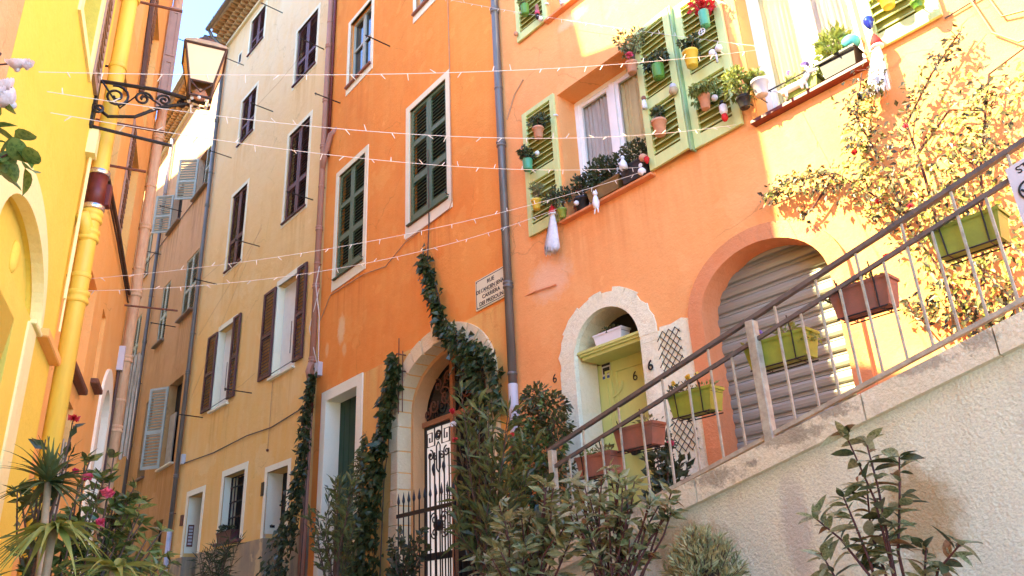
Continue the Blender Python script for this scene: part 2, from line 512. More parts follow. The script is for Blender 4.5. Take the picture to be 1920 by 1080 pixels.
def put(name, me, parent=None, kind=None, M=None, label=None):
    o = bpy.data.objects.new(name, me)
    COL.objects.link(o)
    if parent:
        o.parent = parent
    if M is not None:
        o.matrix_local = M
    if kind:
        o['kind'] = kind
    if label:
        o['label'] = label
    return o


def thing(name, label, cat, M=None, group=None):
    o = bpy.data.objects.new(name, None)
    o.empty_display_size = .1
    COL.objects.link(o)
    if M is not None:
        o.matrix_world = M
    return tag(o, label, cat, group)


def tag(o, label, cat, group=None):
    o['label'] = label
    o['category'] = cat
    if group:
        o['group'] = group
    return o


def T(x, y, z):
    return Matrix.Translation((x, y, z))


def frameM(ox, oy, dx, dy):
    return T(ox, oy, 0) @ Matrix.Rotation(math.atan2(dy, dx), 4, 'Z')


def rect(x0, x1, z0, z1):
    return [(x0, z0), (x1, z0), (x1, z1), (x0, z1)]


def archpoly(x0, x1, z0, zs, rise, n=16):
    cx, hw = (x0 + x1) / 2, (x1 - x0) / 2
    p = [(x0, z0), (x1, z0)]
    for i in range(n + 1):
        t = math.pi * i / n
        p.append((cx + hw * math.cos(t), zs + rise * math.sin(t)))
    return p


def text(body, size, mat, parent, M, name='lettering', bold=.0, align='CENTER', ext=.0015, xs=1.0):
    cu = bpy.data.curves.new(name, 'FONT')
    cu.body = body
    cu.size = size
    cu.align_x = align
    cu.extrude = ext
    cu.offset = bold
    o = bpy.data.objects.new(name + '_tmp', cu)
    COL.objects.link(o)
    dg = bpy.context.evaluated_depsgraph_get()
    me = bpy.data.meshes.new_from_object(o.evaluated_get(dg))
    bpy.data.objects.remove(o)
    me.transform(Matrix.Rotation(math.pi / 2, 4, 'X') @ Matrix.Diagonal((xs, 1, 1, 1)))
    me.materials.clear()
    me.materials.append(MT[mat])
    return put(name, me, parent, None, M)


# facade frames: x to the right along the wall, y into the wall, z up
FO = frameM(-0.022, 10.0, .6361, -.7716)
FT = frameM(-3.837, 14.628, .6626, -.749)
FF = frameM(-8.604, 20.016, .6198, -.7848)
FR = frameM(-0.007, 9.983, .6691, -.7431)
FS = frameM(-1.494, 8.644, .6691, -.7431)
FL = frameM(-3.43, 5.521, -.3907, .9205)
FL2 = frameM(-3.541, 5.474, -.3746, .9272)


def ground(x, y):
    t = max(0, min(1, (math.hypot(x, y) - 2.0) / 5.0))
    return 1.85 * t * t * (3 - 2 * t)


def gz(M, x, y):
    p = M @ Vector((x, y, 0))
    return ground(p.x, p.y)


# ------------------------------------------------------------------ ground
mb = MB()
NX, NY = 60, 70
for j in range(NY + 1):
    for i in range(NX + 1):
        x, y = -30 + i, -20 + j
        mb.v.append((x, y, ground(x, y)))
for j in range(NY):
    for i in range(NX):
        a = j * (NX + 1) + i
        mb.f.append((a, a + 1, a + NX + 2, a + NX + 1))
mb.build('street', 'paving', None, True, 'structure')


# ------------------------------------------------------------------ buildings
def building(name, label, M, x0, x1, z0, z1, holes, mat, depth=9, back=.55):
    root = thing(name, label, 'building', M)
    MB().wall(rect(x0, x1, z0, z1), holes, back).build('wall', mat, root)
    MB().box(x0 + .002, x1 - .002, back, depth, z0, z1 - .002).build('rear_masonry', 'body', root)
    return root


def shutter(parent, x0, x1, z0, z1, y, mat, panels=((.04, .96),), pitch=.06, sep=True, st=.07, rail=.07, M=None, th=.04, slatmat=None, swid=None, ang=46, back=None):
    """louvred leaf: frame (stiles, rails) with its slats; panels = z fractions of the louvred fields"""
    b = MB()
    b.cbox(x0, x0 + st, y, y + th, z0, z1, .004)
    b.cbox(x1 - st, x1, y, y + th, z0, z1, .004)
    H = z1 - z0
    zs = [z0] + [z0 + H * v for p in panels for v in p] + [z1]
    for i in range(0, len(zs), 2):
        if zs[i + 1] - zs[i] > .005:
            b.box(x0 + st, x1 - st, y + .003, y + th - .003, zs[i], zs[i + 1])
    o = b.build('shutter', mat, parent, M=M)
    if back:
        MB().box(x0 + st - .005, x1 - st + .005, y + th - .004, y + th + .004, z0 + .03, z1 - .03).build('slat_shade_sheet', back, o)  # added sheet, the slats' shade is put into its olive colour
    sw = swid or pitch * .85
    sm = MB()
    w = (x1 - x0) / 2 - st
    sm.cbox(-w, w, -sw / 2, sw / 2, -.005, .005, .002)
    smesh = sm.mesh('slat', slatmat or mat)
    J = MB()
    for a, c in panels:
        za, zb = z0 + H * a, z0 + H * c
        n = max(1, int((zb - za) / pitch))
        for i in range(n):
            z = za + (i + .5) * (zb - za) / n
            jit = RND.uniform(-3, 3)
            Ms = T((x0 + x1) / 2, y + th / 2, z) @ Matrix.Rotation(R_(ang + jit), 4, 'X')
            if sep:
                put('slat', smesh, o, None, Ms)
            else:
                k = len(J.v)
                J.v += [tuple(Ms @ Vector(v)) for v in sm.v]
                J.f += [tuple(k + q for q in f) for f in sm.f]
    if not sep:
        J.build('louvres', slatmat or mat, o, False, 'stuff')
    return o


def window_back(parent, x0, x1, z0, z1, y, mat='dark', name='window'):
    return MB().box(x0 - .02, x1 + .02, y, y + .03, z0 - .02, z1 + .02).build(name, mat, parent)


def surround(parent, x0, x1, z0, z1, w, mat='cream', y=-.018, wb=None, name='surround'):
    return MB().frame(x0 - w, x1 + w, z0 - (w if wb is None else wb), z1 + w, w, y, .05, wb).build(name, mat, parent)


def sill(parent, x0, x1, z, mat, d=.10, h=.04, y=0.02):
    return MB().cbox(x0, x1, -d, y, z - h, z, .006).build('sill', mat, parent)


def rod(parent, x, z, L=.6, r=.013, y=0):
    b = MB().tube([(x, y + .03, z), (x, y - L, z + .01)], r, n=6)
    b.tube([(x, y - L + .03, z - .03), (x, y - L + .03, z + .035)], r * .8, n=5)
    return b.build('clothesline_bracket', 'iron', parent)


# ---- orange building (centre)
gate_hole = archpoly(-2.91, -.59, 1.2, 4.65, .80, 20)
oh = [(rect(-5.15, -4.18, 12.26, 13.95), .2), (rect(-2.42, -1.40, 12.28, 13.95), .2), (rect(-2.63, -1.46, 7.84, 10.16), .2),
      (rect(-5.40, -4.28, 7.84, 10.16), .2), (rect(-5.51, -4.32, 1.2, 5.42), .30), (gate_hole, .22)]
BO = building('orange_building', 'orange limewashed house with dark green louvred shutters and an ivy-hung stone gateway', FO, -6.0, -.002, .8, 17, oh, 'orange')
for (x0, x1, z0, z1) in ((-5.15, -4.18, 12.26, 13.95), (-2.42, -1.40, 12.28, 13.95)):
    window_back(BO, x0, x1, z0, z1, .18)
    surround(BO, x0, x1, z0, z1, .09, 'white', wb=.2)
    fr = MB().frame(x0, x1, z0, z1, .05, .08, .12)
    fr.box((x0 + x1) / 2 - .045, (x0 + x1) / 2 + .045, .08, .12, z0 + .05, z1 - .05)
    fr.box(x0 + .05, (x0 + x1) / 2 - .045, .085, .115, z0 + .9, z0 + .95)
    fr.box((x0 + x1) / 2 + .045, x1 - .05, .085, .115, z0 + .9, z0 + .95)
    w = fr.build('casement', 'greyshut', BO)
    MB().box(x0 + .05, x1 - .05, .125, .14, z0 + .05, z1 - .05).build('pane', 'glass', w)
    sill(BO, x0 - .07, x1 + .05, z0, 'terradark', .07, .05)
for (x0, x1, z0, z1) in ((-2.63, -1.46, 7.84, 10.16), (-5.40, -4.28, 7.84, 10.16)):
    window_back(BO, x0, x1, z0, z1, .15)
    surround(BO, x0, x1, z0, z1, .12, 'cream', wb=.24)
    xm = (x0 + x1) / 2
    for a, c in ((x0 + .005, xm - .004), (xm + .004, x1 - .005)):
        shutter(BO, a, c, z0 + .02, z1 - .015, .02, 'green', ((.07, .33), (.385, .66), (.70, .975)), .066, st=.075)
    sill(BO, x0 - .04, x1 + .04, z0, 'green', .06, .03)
    MB().box(x0 - .02, x1 + .02, -.03, -.018, z0 - .045, z0 - .031).build('sill_edge', 'rustiron', BO)
    MB().tube([(x1 + .04, -.02, z0 + .02), (x1 + .07, -.10, z0 + .02), (x1 + .07, -.11, z0 + .08)], .009, n=5).build('shutter_catch', 'iron', BO)
rod(BO, -5.52, 12.06, .6)
rod(BO, -3.40, 12.16, .55)
# green door
surround(BO, -5.51, -4.32, 1.2, 5.42, .19, 'white', wb=0, y=-.03)
b = MB()
for i in range(6):
    xa = -5.53 + i * 1.23 / 6
    b.cbox(xa + .004, xa + 1.23 / 6 - .004, .27, .33, 1.2, 5.44, .008)
d = b.build('door', 'greendoor', BO)
rv = MB()
rv.box(-5.508, -5.503, -.028, .268, 1.2, 5.415)
rv.box(-5.503, -4.325, -.028, .268, 5.413, 5.418)
rv.box(-4.327, -4.322, -.028, .268, 1.2, 5.412)
rv.build('white_reveal', 'white', BO)
MB().box(-5.53, -4.30, .345, .36, 1.2, 5.44).build('door_backing', 'dark', d)

# stone gateway: jamb stones and voussoirs, each its own stone
def ellipse_pt(cx, zs, hw, rise, t):
    return cx + hw * math.cos(t), zs + rise * math.sin(t)


gcx = -1.75
NV = 13
for i in range(NV):
    t0, t1 = math.pi * i / NV, math.pi * (i + 1) / NV
    key = i == NV // 2
    ho, ro = (1.40, 1.06) if not key else (1.50, 1.16)
    pts = []
    for k in range(4):
        t = t0 + .012 + (t1 - t0 - .024) * k / 3
        pts.append(ellipse_pt(gcx, 4.65, 1.155, .795, t))
    for k in range(4):
        t = t1 - .012 - (t1 - t0 - .024) * k / 3
        pts.append(ellipse_pt(gcx, 4.65, ho, ro, t))
    MB().prism(pts, -.035 - (.03 if key else RND.uniform(0, .012)), .215).build('voussoir', 'stone', BO)
for sx in (-1, 1):
    z = 1.3
    while z < 4.6:
        h = min(RND.uniform(.24, .40), 4.65 - z)
        w = RND.uniform(.20, .27)
        xi = gcx + sx * 1.155
        xo = gcx + sx * (1.155 + w)
        MB().cbox(min(xi, xo), max(xi, xo), -.03 - RND.uniform(0, .015), .215, z + .003, z + h - .003, .010).build('jamb_stone', 'stone', BO)
        z += h
# inner plaster reveal and the gate itself
MB().wall(rect(-3.3, -.2, 1.2, 5.9), [(archpoly(-2.86, -.64, 1.25, 4.62, .77, 20), .25)], .26).build('inner_reveal', 'ochre', BO, M=T(0, .222, 0))
MB().box(-3.2, -.3, .52, .54, 1.2, 5.8).build('gate_backdrop', 'dark', BO)
lp = NT('lit_frosted_glass')
lp.b.inputs['Emission Color'].default_value = (1.0, .88, .80, 1)
lp.b.inputs['Emission Strength'].default_value = .038
LITP = lp.done((.80, .76, .70), .5, None, spec=.3)
GT = thing('iron_gate', 'black wrought-iron gate with key pattern and scrolls under the stone arch', 'gate', FO)
gy = .40
MB().box(-2.86, -.64, gy - .02, gy + .03, 4.41, 4.49).build('transom', 'studiron', GT)
MB().box(-2.02, -1.94, gy - .05, gy + .0, 1.6, 5.36).build('centre_post', 'studiron', GT)
MB().box(-2.83, -2.03, gy + .045, gy + .055, 1.9, 4.40).build('lit_pane', LITP, GT)
MB().box(-1.92, -.66, gy + .075, gy + .085, 1.9, 4.40).build('dark_pane', 'dark', GT)


def spiral(cx, cz, r0, turns, start, y, n=26, cw=1):
    out = []
    for i in range(n + 1):
        k = i / n
        t = start + cw * turns * 2 * math.pi * k
        r = r0 * (1 - .86 * k)
        out.append((cx + r * math.cos(t), y, cz + r * math.sin(t)))
    return out


for (lx0, lx1) in ((-2.82, -2.03), (-1.93, -.68)):
    fm = MB().frame(lx0, lx1, 1.9, 4.40, .035, gy, gy + .03)
    fm.build('gate_leaf_frame', 'iron', GT)
    n = 6
    for i in range(1, n):
        x = lx0 + (lx1 - lx0) * i / n
        MB().tube([(x, gy + .015, 1.95), (x, gy + .015, 3.98)], .013, n=6).build('gate_bar', 'iron', GT)
    xm = (lx0 + lx1) / 2
    b = MB()
    w = .24 if lx1 - lx0 < 1 else .34
    for sx in (-1, 1):   # greek keys
        x0 = xm + sx * .10
        x1 = xm + sx * (.10 + w)
        key = [(x1, 4.36), (x0, 4.36), (x0, 4.08), (x1 - sx * .03, 4.08), (x1 - sx * .03, 4.29), (x0 + sx * .07, 4.29), (x0 + sx * .07, 4.15), (x1 - sx * .10, 4.15), (x1 - sx * .10, 4.22)]
        b.tube([(x, gy, z) for x, z in key], .012, n=4)
        b.tube(spiral(xm + sx * .22, 3.94, .085, 1.4, math.pi / 2, gy, cw=sx), .012, n=5)
        b.tube(spiral(xm + sx * .09, 3.90, .06, 1.3, math.pi / 2, gy, cw=-sx), .010, n=5)
        b.tube(spiral(xm + sx * .13, 2.98, .10, 1.5, 0 if sx > 0 else math.pi, gy, cw=sx), .011, n=5)
        b.tube(spiral(xm + sx * .13, 2.78, .09, 1.5, 0 if sx > 0 else math.pi, gy, cw=-sx), .011, n=5)
        b.lathe([(.004, -.12), (.03, -.02), (.022, .03), (.004, .07)], 6, (xm + sx * .14, gy, 3.74))
    b.tube(spiral(xm, 4.22, .085, 1.0, 0, gy)[:22], .012, n=5)
    b.tube(spiral(xm, 4.22, .085, 3.0, 0, gy, 50), .009, n=5)
    b.tube([(xm - .05, gy, 3.72), (xm - .05, gy, 4.06), (xm, gy, 4.12), (xm + .05, gy, 4.06), (xm + .05, gy, 3.72), (xm, gy, 3.66), (xm - .05, gy, 3.72)], .011, n=5)
    b.ball((xm, gy - .01, 2.88), .085, 10)
    b.box(lx0 + .035, lx1 - .035, gy - .008, gy + .035, 2.40, 2.50)
    b.build('scrollwork', 'iron', GT, False, 'stuff')
b = MB()
for sx in (-1, 1):
    for (dx, z, r, tn, st) in ((.30, 4.80, .17, 1.5, 2.4), (.62, 4.72, .13, 1.4, .4), (.20, 5.10, .12, 1.4, 4.0), (.50, 5.02, .11, 1.3, 2.0), (.80, 4.62, .10, 1.3, 1.0)):
        b.tube(spiral(gcx - .2 + sx * dx, z, r, tn, st, gy + .02, cw=sx), .013, n=5)
    b.tube([(gcx - .2 + sx * .06, gy + .02, 4.5), (gcx - .2 + sx * .42, gy + .02, 4.9), (gcx - .2 + sx * .1, gy + .02, 5.3)], .011, n=5)
b.build('lunette_scrolls', 'rustiron', GT, False, 'stuff')
MB().prism(archpoly(-2.84, -.66, 4.46, 4.60, .76, 16), .50, .512).build('lunette_pane', 'glass', GT)

# low spear fence in front of the gate
FEN = thing('spear_fence', 'low black spear-topped iron fence in front of the gate', 'fence', FO)
fy = -.8
gb = gz(FO, -.9, fy)
for z in (2.84, 2.0):
    MB().box(-1.62, -.26, fy - .012, fy + .012, z, z + .05).build('fence_rail', 'iron', FEN)
b = MB().tube([(0, 0, gb - .05), (0, 0, 3.02)], .010, n=6)
b.lathe([(.006, 3.0), (.02, 3.04), (.018, 3.06), (.001, 3.16)], 6)
me = b.mesh('fence_bar', 'iron')
for i in range(11):
    put('fence_bar', me, FEN, None, T(-1.58 + i * .128, fy, 0))

# street name plate
SG = thing('street_sign', 'cream street name plate with black lettering beside the grey drainpipe', 'sign', FO @ T(0, -.012, 0))
MB().cbox(-.775, -.03, -.012, .010, 5.64, 6.11, .004).build('plate', 'sign', SG)
MB().frame(-.755, -.05, 5.66, 6.09, .010, -.0145, -.0125).build('border', 'ink', SG)
for body, z, s_, x in (('RUE', 5.985, .085, -.405), ("DE L'ANCIEN SENAT", 5.885, .080, -.405), ('CARRIERA', 5.785, .082, -.405), ('DEI PRESOUN', 5.690, .082, -.405)):
    text(body, s_, 'ink', SG, T(x, -.0135, z), bold=.0015, xs={3: 1.1, 17: .93, 8: 1.1, 11: 1.12}[len(body)])
text('´', .08, 'ink', SG, T(-.165, -.0135, 5.90), bold=.001)
MB().box(-.56, -.25, -.0145, -.0125, 5.865, 5.870).build('divider', 'ink', SG)
for x in (-.745, -.06):
    for z in (5.67, 6.08):
        MB().ball((x + (.012 if x < -.4 else -.012), -.014, z + (.012 if z < 5.8 else -.012)), .007, 6).build('screw', 'iron', SG)

# ---- coral building (right, number 6)
door_hole = archpoly(1.03, 2.18, 1.4, 4.40, .575, 16)
gar_hole = archpoly(2.98, 4.42, 1.4, 4.36, .58, 22)
rh = [(rect(1.17, 2.56, 6.28, 8.22), .36), (rect(1.17, 2.56, 9.56, 11.4), .36), (rect(4.00, 5.18, 6.24, 8.2), .30), (rect(4.70, 5.30, 1.4, 2.95), .12),
      (door_hole, .05), (gar_hole, .26)]
BR = building('coral_building', 'coral limewashed house number 6 with lime shutters, garage arch and arched lime door', FR, .002, 8.5, .8, 14, rh, 'coral')


def casement_window(x0, x1, z0, z1, y, panes):
    xm = (x0 + x1) / 2
    b = MB().frame(x0, x1, z0, z1, .07, y - .03, y + .04)
    b.box(xm - .05, xm + .05, y - .045, y + .03, z0 + .07, z1 - .07)
    fo = b.build('window_frame', 'wframe', BR)
    for (a, c), m in zip(((x0 + .07, xm - .05), (xm + .05, x1 - .07)), panes):
        MB().frame(a, c, z0 + .07, z1 - .07, .055, y - .02, y + .02).build('casement', 'wframe', fo)
        MB().box(a + .05, c - .05, y + .012, y + .018, z0 + .12, z1 - .12).build('pane', GLZ, fo)
        n = 26
        cb = MB()
        for i in range(n):
            xa, xb = a + (c - a) * i / n, a + (c - a) * (i + 1) / n
            ya = y + .05 + .018 * math.sin(i * 1.9)
            yb = y + .05 + .018 * math.sin((i + 1) * 1.9)
            cb.face([(xa, ya, z0), (xb, yb, z0), (xb, yb, z1), (xa, ya, z1)])
        cb.build('curtain', m, fo)
    return fo


gl = NT('window_glass')
gl.b.inputs['Transmission Weight'].default_value = 1.0
gl.b.inputs['Roughness'].default_value = .02
gl.b.inputs['IOR'].default_value = 1.1
GLZ = gl.done((.95, .95, .92), .03, None, spec=.5)
casement_window(1.17, 2.56, 6.28, 8.22, .34, ('curtain', 'blind'))
casement_window(1.17, 2.56, 9.56, 11.4, .34, ('dark', 'dark'))
casement_window(4.00, 5.18, 6.24, 8.2, .27, ('blind', 'curtain'))
for (x0, x1, z0, z1) in ((1.17, 2.56, 6.28, 8.22), (1.17, 2.56, 9.56, 11.4), (4.00, 5.18, 6.24, 8.2)):
    MB().frame(x0 - .06, x1 + .06, z0 - .01, z1 + .06, .055, -.02, .03, 0).build('moulding', 'coral', BR)
sill(BR, 1.08, 2.62, 6.28, 'mould', .09, .035, .3)
sill(BR, 1.08, 2.62, 9.56, 'mould', .09, .035, .3)
sill(BR, 3.95, 5.22, 6.24, 'castred', .10, .045, .25)
PL = ((.075, .40), (.47, .965))
shutter(BR, .46, 1.12, 6.31, 8.28, -.055, 'lime', PL, .082, st=.085, swid=.062, back='slatshade')
shutter(BR, 2.60, 3.19, 6.30, 8.29, -.075, 'lime', PL, .082, st=.095, swid=.062, back='slatshade', M=T(2.6, 0, 0) @ Matrix.Rotation(R_(-4), 4, 'Z') @ T(-2.6, 0, 0))
shutter(BR, 3.22, 3.84, 6.29, 8.28, -.055, 'lime', PL, .082, st=.10, swid=.062, back='slatshade')
MB().box(3.195, 3.218, -.11, -.02, 6.27, 8.29).build('shutter_edge', 'limedark', BR)
shutter(BR, .46, 1.12, 9.58, 11.4, -.055, 'lime', PL, .082, st=.085, swid=.062, back='slatshade')
shutter(BR, 5.24, 5.90, 6.30, 8.25, -.06, 'lime', PL, .082, st=.11, swid=.062, back='slatshade')
for x, z in ((1.15, 7.9), (1.15, 6.55), (1.15, 9.85), (3.87, 7.9)):
    MB().tube([(x, .02, z), (x, -.05, z), (x - .03, -.07, z)], .012, n=6).build('hinge', 'porc', BR)
# arched door 6
N6 = 12
for i in range(N6):
    t0, t1 = math.pi * i / N6, math.pi * (i + 1) / N6
    pts = []
    for k in range(3):
        pts.append(ellipse_pt(1.605, 4.40, .515, .515, t0 + .001 + (t1 - t0 - .002) * k / 2))
    wv = RND.uniform(.20, .27)
    for k in range(3):
        pts.append(ellipse_pt(1.605, 4.40, .515 + wv + .02 * math.sin(k * 3 + i), .50 + wv * .95, t1 - .001 - (t1 - t0 - .002) * k / 2))
    MB().prism(pts, -.02 - RND.uniform(0, .004), .05).build('voussoir', 'palestone', BR)
for sx, xi in ((-1, 1.09), (1, 2.12)):
    z = 1.5
    while z < 4.39:
        h = min(RND.uniform(.25, .42), 4.40 - z)
        w = RND.uniform(.22, .32)
        xo = xi + sx * w
        MB().cbox(min(xi, xo), max(xi, xo), -.018 - RND.uniform(0, .004), .05, z + .0005, z + h - .0005, .003).build('jamb_stone', 'palestone', BR)
        z += h
MB().wall(rect(.9, 2.3, 1.4, 5.1), [(archpoly(1.085, 2.125, 1.45, 4.398, .518, 16), .33)], .33)    .build('door_reveal', 'stone', BR, M=T(0, .055, 0))
MB().box(1.05, 2.16, .37, .39, 4.47, 4.97).build('dark_arch_sheet', 'dark', BR)  # added dark sheet, shade inside the arch put into its colour
DR = MB()
DR.box(1.06, 2.15, .40, .45, 1.5, 4.40)
do = DR.build('door', 'limedoor', BR)
for (a, c, z0, z1) in ((1.20, 1.30, 2.2, 4.3), (1.35, 1.98, 3.5, 4.28), (1.35, 1.98, 2.3, 3.38)):
    MB().frame(a, c, z0, z1, .025, .385, .40).build('door_moulding', 'limedoor', do)
b = MB()
arc = [(1.30 + .16 * math.cos(t), .388, 4.12 + .16 * math.sin(t)) for t in [math.pi * 1.5 + i * math.pi / 20 for i in range(11)]]
b.tube(arc, .012, n=5)
b.build('curved_bead', 'limedoor', do)
MB().lathe([(.02, 0), (.022, .05), (.055, .07), (.06, .10), (.03, .13)], 12).build('door_knob', 'iron', do, True, M=T(1.60, .40, 3.26) @ Matrix.Rotation(R_(90), 4, 'X'))
MB().box(1.15, 1.29, .396, .3985, 4.21, 4.40).build('sticker', 'board', do)
MB().box(1.152, 1.288, .393, .3955, 4.37, 4.398).build('sticker_print', 'ink', do)
MB().box(1.165, 1.275, .393, .3955, 4.27, 4.35).build('sticker_print', 'ink', do)
MB().box(1.152, 1.288, .393, .3955, 4.212, 4.245).build('sticker_print', 'bluelabel', do)
text('6', .16, 'ink', do, T(1.66, .392, 4.08), 'house_number', bold=.0)
# canopy over the door
b = MB()
b.box(1.11, 2.10, .02, .40, 4.47, 4.50)
b.box(1.125, 2.085, .04, .40, 4.44, 4.47)
b.box(1.14, 2.07, .07, .40, 4.40, 4.44)
b.build('door_canopy', 'limedoor', BR)
text('6', .16, 'ink', BR, T(.72, -.006, 4.22), 'house_number')
text('6', .16, 'ink', BR, T(2.235, -.034, 3.99), 'house_number', bold=.003)
# whitewash left of the garage
b = MB()
b.prism([(2.36, 2.0), (2.82, 2.0), (2.81, 4.42), (2.70, 4.46), (2.55, 4.43), (2.40, 4.44), (2.36, 4.2)], -.008, .01)
b.build('whitewash_patch', 'palestone', BR)
MB().prism([(5.6 + .02, 3.3), (5.9, 3.3), (5.9, 3.32), (5.6, 3.32)], -.03, .02).build('pipe_stub', 'mould', BR)
# garage: moulding ring in pieces, reveal, roller slats
outp, inp = archpoly(2.81, 4.59, 1.4, 4.36, .75, 22), archpoly(2.985, 4.415, 1.4, 4.36, .575, 22)
b = MB()
n = len(outp)
for i in range(1, n):
    a, c = i, (i + 1) % n
    if i == 0:
        continue
    q = [outp[a], outp[c], inp[c], inp[a]]
    b.face([(x, -.045, z) for x, z in q])
    b.face([(x, y, z) for (x, z), y in ((outp[a], .02), (outp[c], .02), (outp[c], -.045), (outp[a], -.045))])
    b.face([(x, y, z) for (x, z), y in ((inp[a], .26), (inp[c], .26), (inp[c], -.045), (inp[a], -.045))])
b.build('garage_moulding', 'mould', BR)
MB().box(2.9, 4.5, .34, .36, 1.4, 5.1).build('garage_backdrop', 'dark', BR)
prof = [(.262, 0), (.244, .012), (.236, .04), (.236, .075), (.244, .098), (.262, .106), (.254, .112), (.254, .122), (.268, .126), (.268, .146)]
b = MB()
for (y0, za), (y1, zb) in zip(prof[:-1], prof[1:]):
    b.face([(2.93, y0, za), (4.47, y0, za), (4.47, y1, zb), (2.93, y1, zb)])
me = b.mesh('shutter_slat', 'roller')
RS = MB().box(2.93, 4.47, .275, .29, 1.5, 5.0).build('roller_shutter', 'roller', BR)
for i in range(23):
    put('shutter_slat', me, RS, None, T(0, RND.uniform(-.002, .002), 1.66 + i * .1465))
# cellar vent by the wall foot at right, ledge, holes
window_back(BR, 4.70, 5.30, 1.4, 2.95, .10, 'wframe')
MB().box(4.66, 5.36, -.05, .05, 2.95, 3.02).build('lintel', 'wood', BR)
MB().tube([(.18, .02, 5.53), (.5, -.02, 5.51), (.88, -.02, 5.47)], .012, n=6).build('iron_hook', 'mould', BR)
MB().tube([(.0 + .1, -.01, 8.42), (.3, -.012, 8.75), (.5, -.01, 8.9)], .012, n=5).build('cable', 'cable2', BR)
MB().tube([(5.9, -.02, 6.27), (6.6, -.03, 6.32), (7.4, -.02, 6.4)], .008, n=5).build('cable', 'cable', BR)
b = MB()
b.tube([(6.2, -.02, 7.2), (6.13, -.03, 6.3), (6.2, -.04, 5.9), (6.35, -.05, 5.7), (6.7, -.04, 5.65)], .010, n=5)
b.tube([(6.28, -.02, 7.2), (6.24, -.03, 6.3), (6.3, -.04, 6.0), (6.6, -.05, 5.9)], .010, n=5)
b.build('cable_loop', 'cable2', BR)

# ---- tan building
A1 = (-2.02, -.90, 14.02, 15.70)
A2 = (-2.07, -.98, 10.20, 12.57)
A3 = (-2.08, -1.02, 6.50, 8.62)
A4 = (-1.95, -1.02, 1.2, 4.49)
B1 = (-5.45, -4.45, 14.05, 15.52)
B2 = (-5.45, -4.48, 10.20, 12.42)
B3 = (-5.43, -4.42, 6.50, 8.55)
B4 = (-4.22, -3.10, 3.30, 4.75)
CD = (-6.38, -5.45, 1.2, 4.60)
TP = (-5.34, -4.34, 17.10, 18.32)
TA = (-2.05, -.95, 17.10, 18.32)
th_ = [(rect(*r), d_) for r, d_ in ((A1, .2), (A2, .2), (A3, .32), (A4, .36), (B1, .2), (B2, .2), (B3, .32), (B4, .34), (CD, .34), (TP, .2), (TA, .2))]
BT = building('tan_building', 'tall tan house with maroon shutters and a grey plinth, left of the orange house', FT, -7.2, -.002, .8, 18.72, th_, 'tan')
for r in (A1, A2, B1, B2, TP, TA):
    x0, x1, z0, z1 = r
    window_back(BT, x0, x1, z0, z1, .17)
    surround(BT, x0, x1, z0, z1, .10, 'white', y=-.008)
    xm = (x0 + x1) / 2
    for a, c in ((x0 + .005, xm - .004), (xm + .004, x1 - .005)):
        shutter(BT, a, c, z0 + .01, z1 - .01, .03, 'maroon', ((.04, .34), (.39, .97)), .075, sep=False, st=.08, swid=.06)
    sill(BT, x0 - .05, x1 + .05, z0, 'maroon', .05, .04)
for (x0, x1, z0, z1) in (A3, B3):
    MB().box(x0 + .001, x1 - .001, .16, .19, z0 + .001, z1 - .001).build('window', 'wframe', BT)
    MB().box(x1 - .30, x1 - .02, .145, .158, z0, z1 - .1).build('pane', 'glass', BT)
    MB().box(x0 + .001, x0 + .006, .0, .159, z0 + .002, z1 - .002).build('white_reveal', 'white', BT)
    MB().box(x0 - .06, x1 + .10, -.012, .03, z1, z1 + .13).build('lintel_band', 'white', BT)
    MB().box(x0 - .09, x0, -.010, .03, z0, z1).build('jamb_band', 'white', BT)
    sill(BT, x0 - .10, x1 + .03, z0, 'white', .07, .05, .02)
    shutter(BT, x0 - .63, x0 - .02, z0 + .06, z1, -.06, 'maroon', ((.04, .46), (.50, .97)), .075, sep=False, st=.08, swid=.06)
    shutter(BT, x1 - .03, x1 + .40, z0 + .06, z1 + .06, -.06, 'maroon', ((.04, .46), (.50, .97)), .075, sep=False, st=.08, swid=.06)
    MB().tube([(x1 - .15, -.05, z0 + .3), (x1 - .13, -.06, z0 + 1.0)], .008, n=5).build('stay_bar', 'iron', BT)
    MB().tube([(x0 + .1, -.08, z0 + .05), (x1 + .2, -.08, z0 + .08)], .010, n=5).build('window_rail', 'iron', BT)
for (x0, x1, z0, z1), w in ((A4, .12), (CD, .13), (B4, .14)):
    wb = .12 if z0 > 2 else 0
    surround(BT, x0, x1, max(z0, 3.22 if z0 < 2 else z0), z1, w, 'white', y=-.01, wb=0)
for (x0, x1, z0, z1) in (A4, CD):
    b = MB()
    for i in range(5):
        xa = x0 - .02 + i * (x1 - x0 + .04) / 5
        b.cbox(xa + .004, xa + (x1 - x0 + .04) / 5 - .004, .34, .38, z0, z1 + .02, .006)
    b.build('door', 'ink', BT)
    MB().box(x0 + .001, x0 + .006, .02, .33, 3.3, z1 - .005).build('white_reveal', 'white', BT)
MB().box(-6.372, -6.366, .06, .2, 3.45, 3.95).build('intercom_panel', 'rustiron', BT)
for i in range(6):
    MB().box(-6.366, -6.362, .085, .175, 3.49 + i * .075, 3.54 + i * .075).build('intercom_button', 'board', BT)
MB().box(-1.942, -1.936, .12, .22, 3.42, 3.47).build('letter_slot', 'iron', BT)
MB().box(-2.18, -2.05, -.02, .005, 4.05, 4.32).build('number_plate', 'iron', BT)
MB().box(-6.70, -6.56, -.04, .005, 3.95, 4.2).build('mail_box', 'rustiron', BT)
window_back(BT, *B4, .32)
MB().box(B4[0] + .001, B4[0] + .006, .02, .31, 3.34, 4.745).build('white_reveal', 'white', BT)
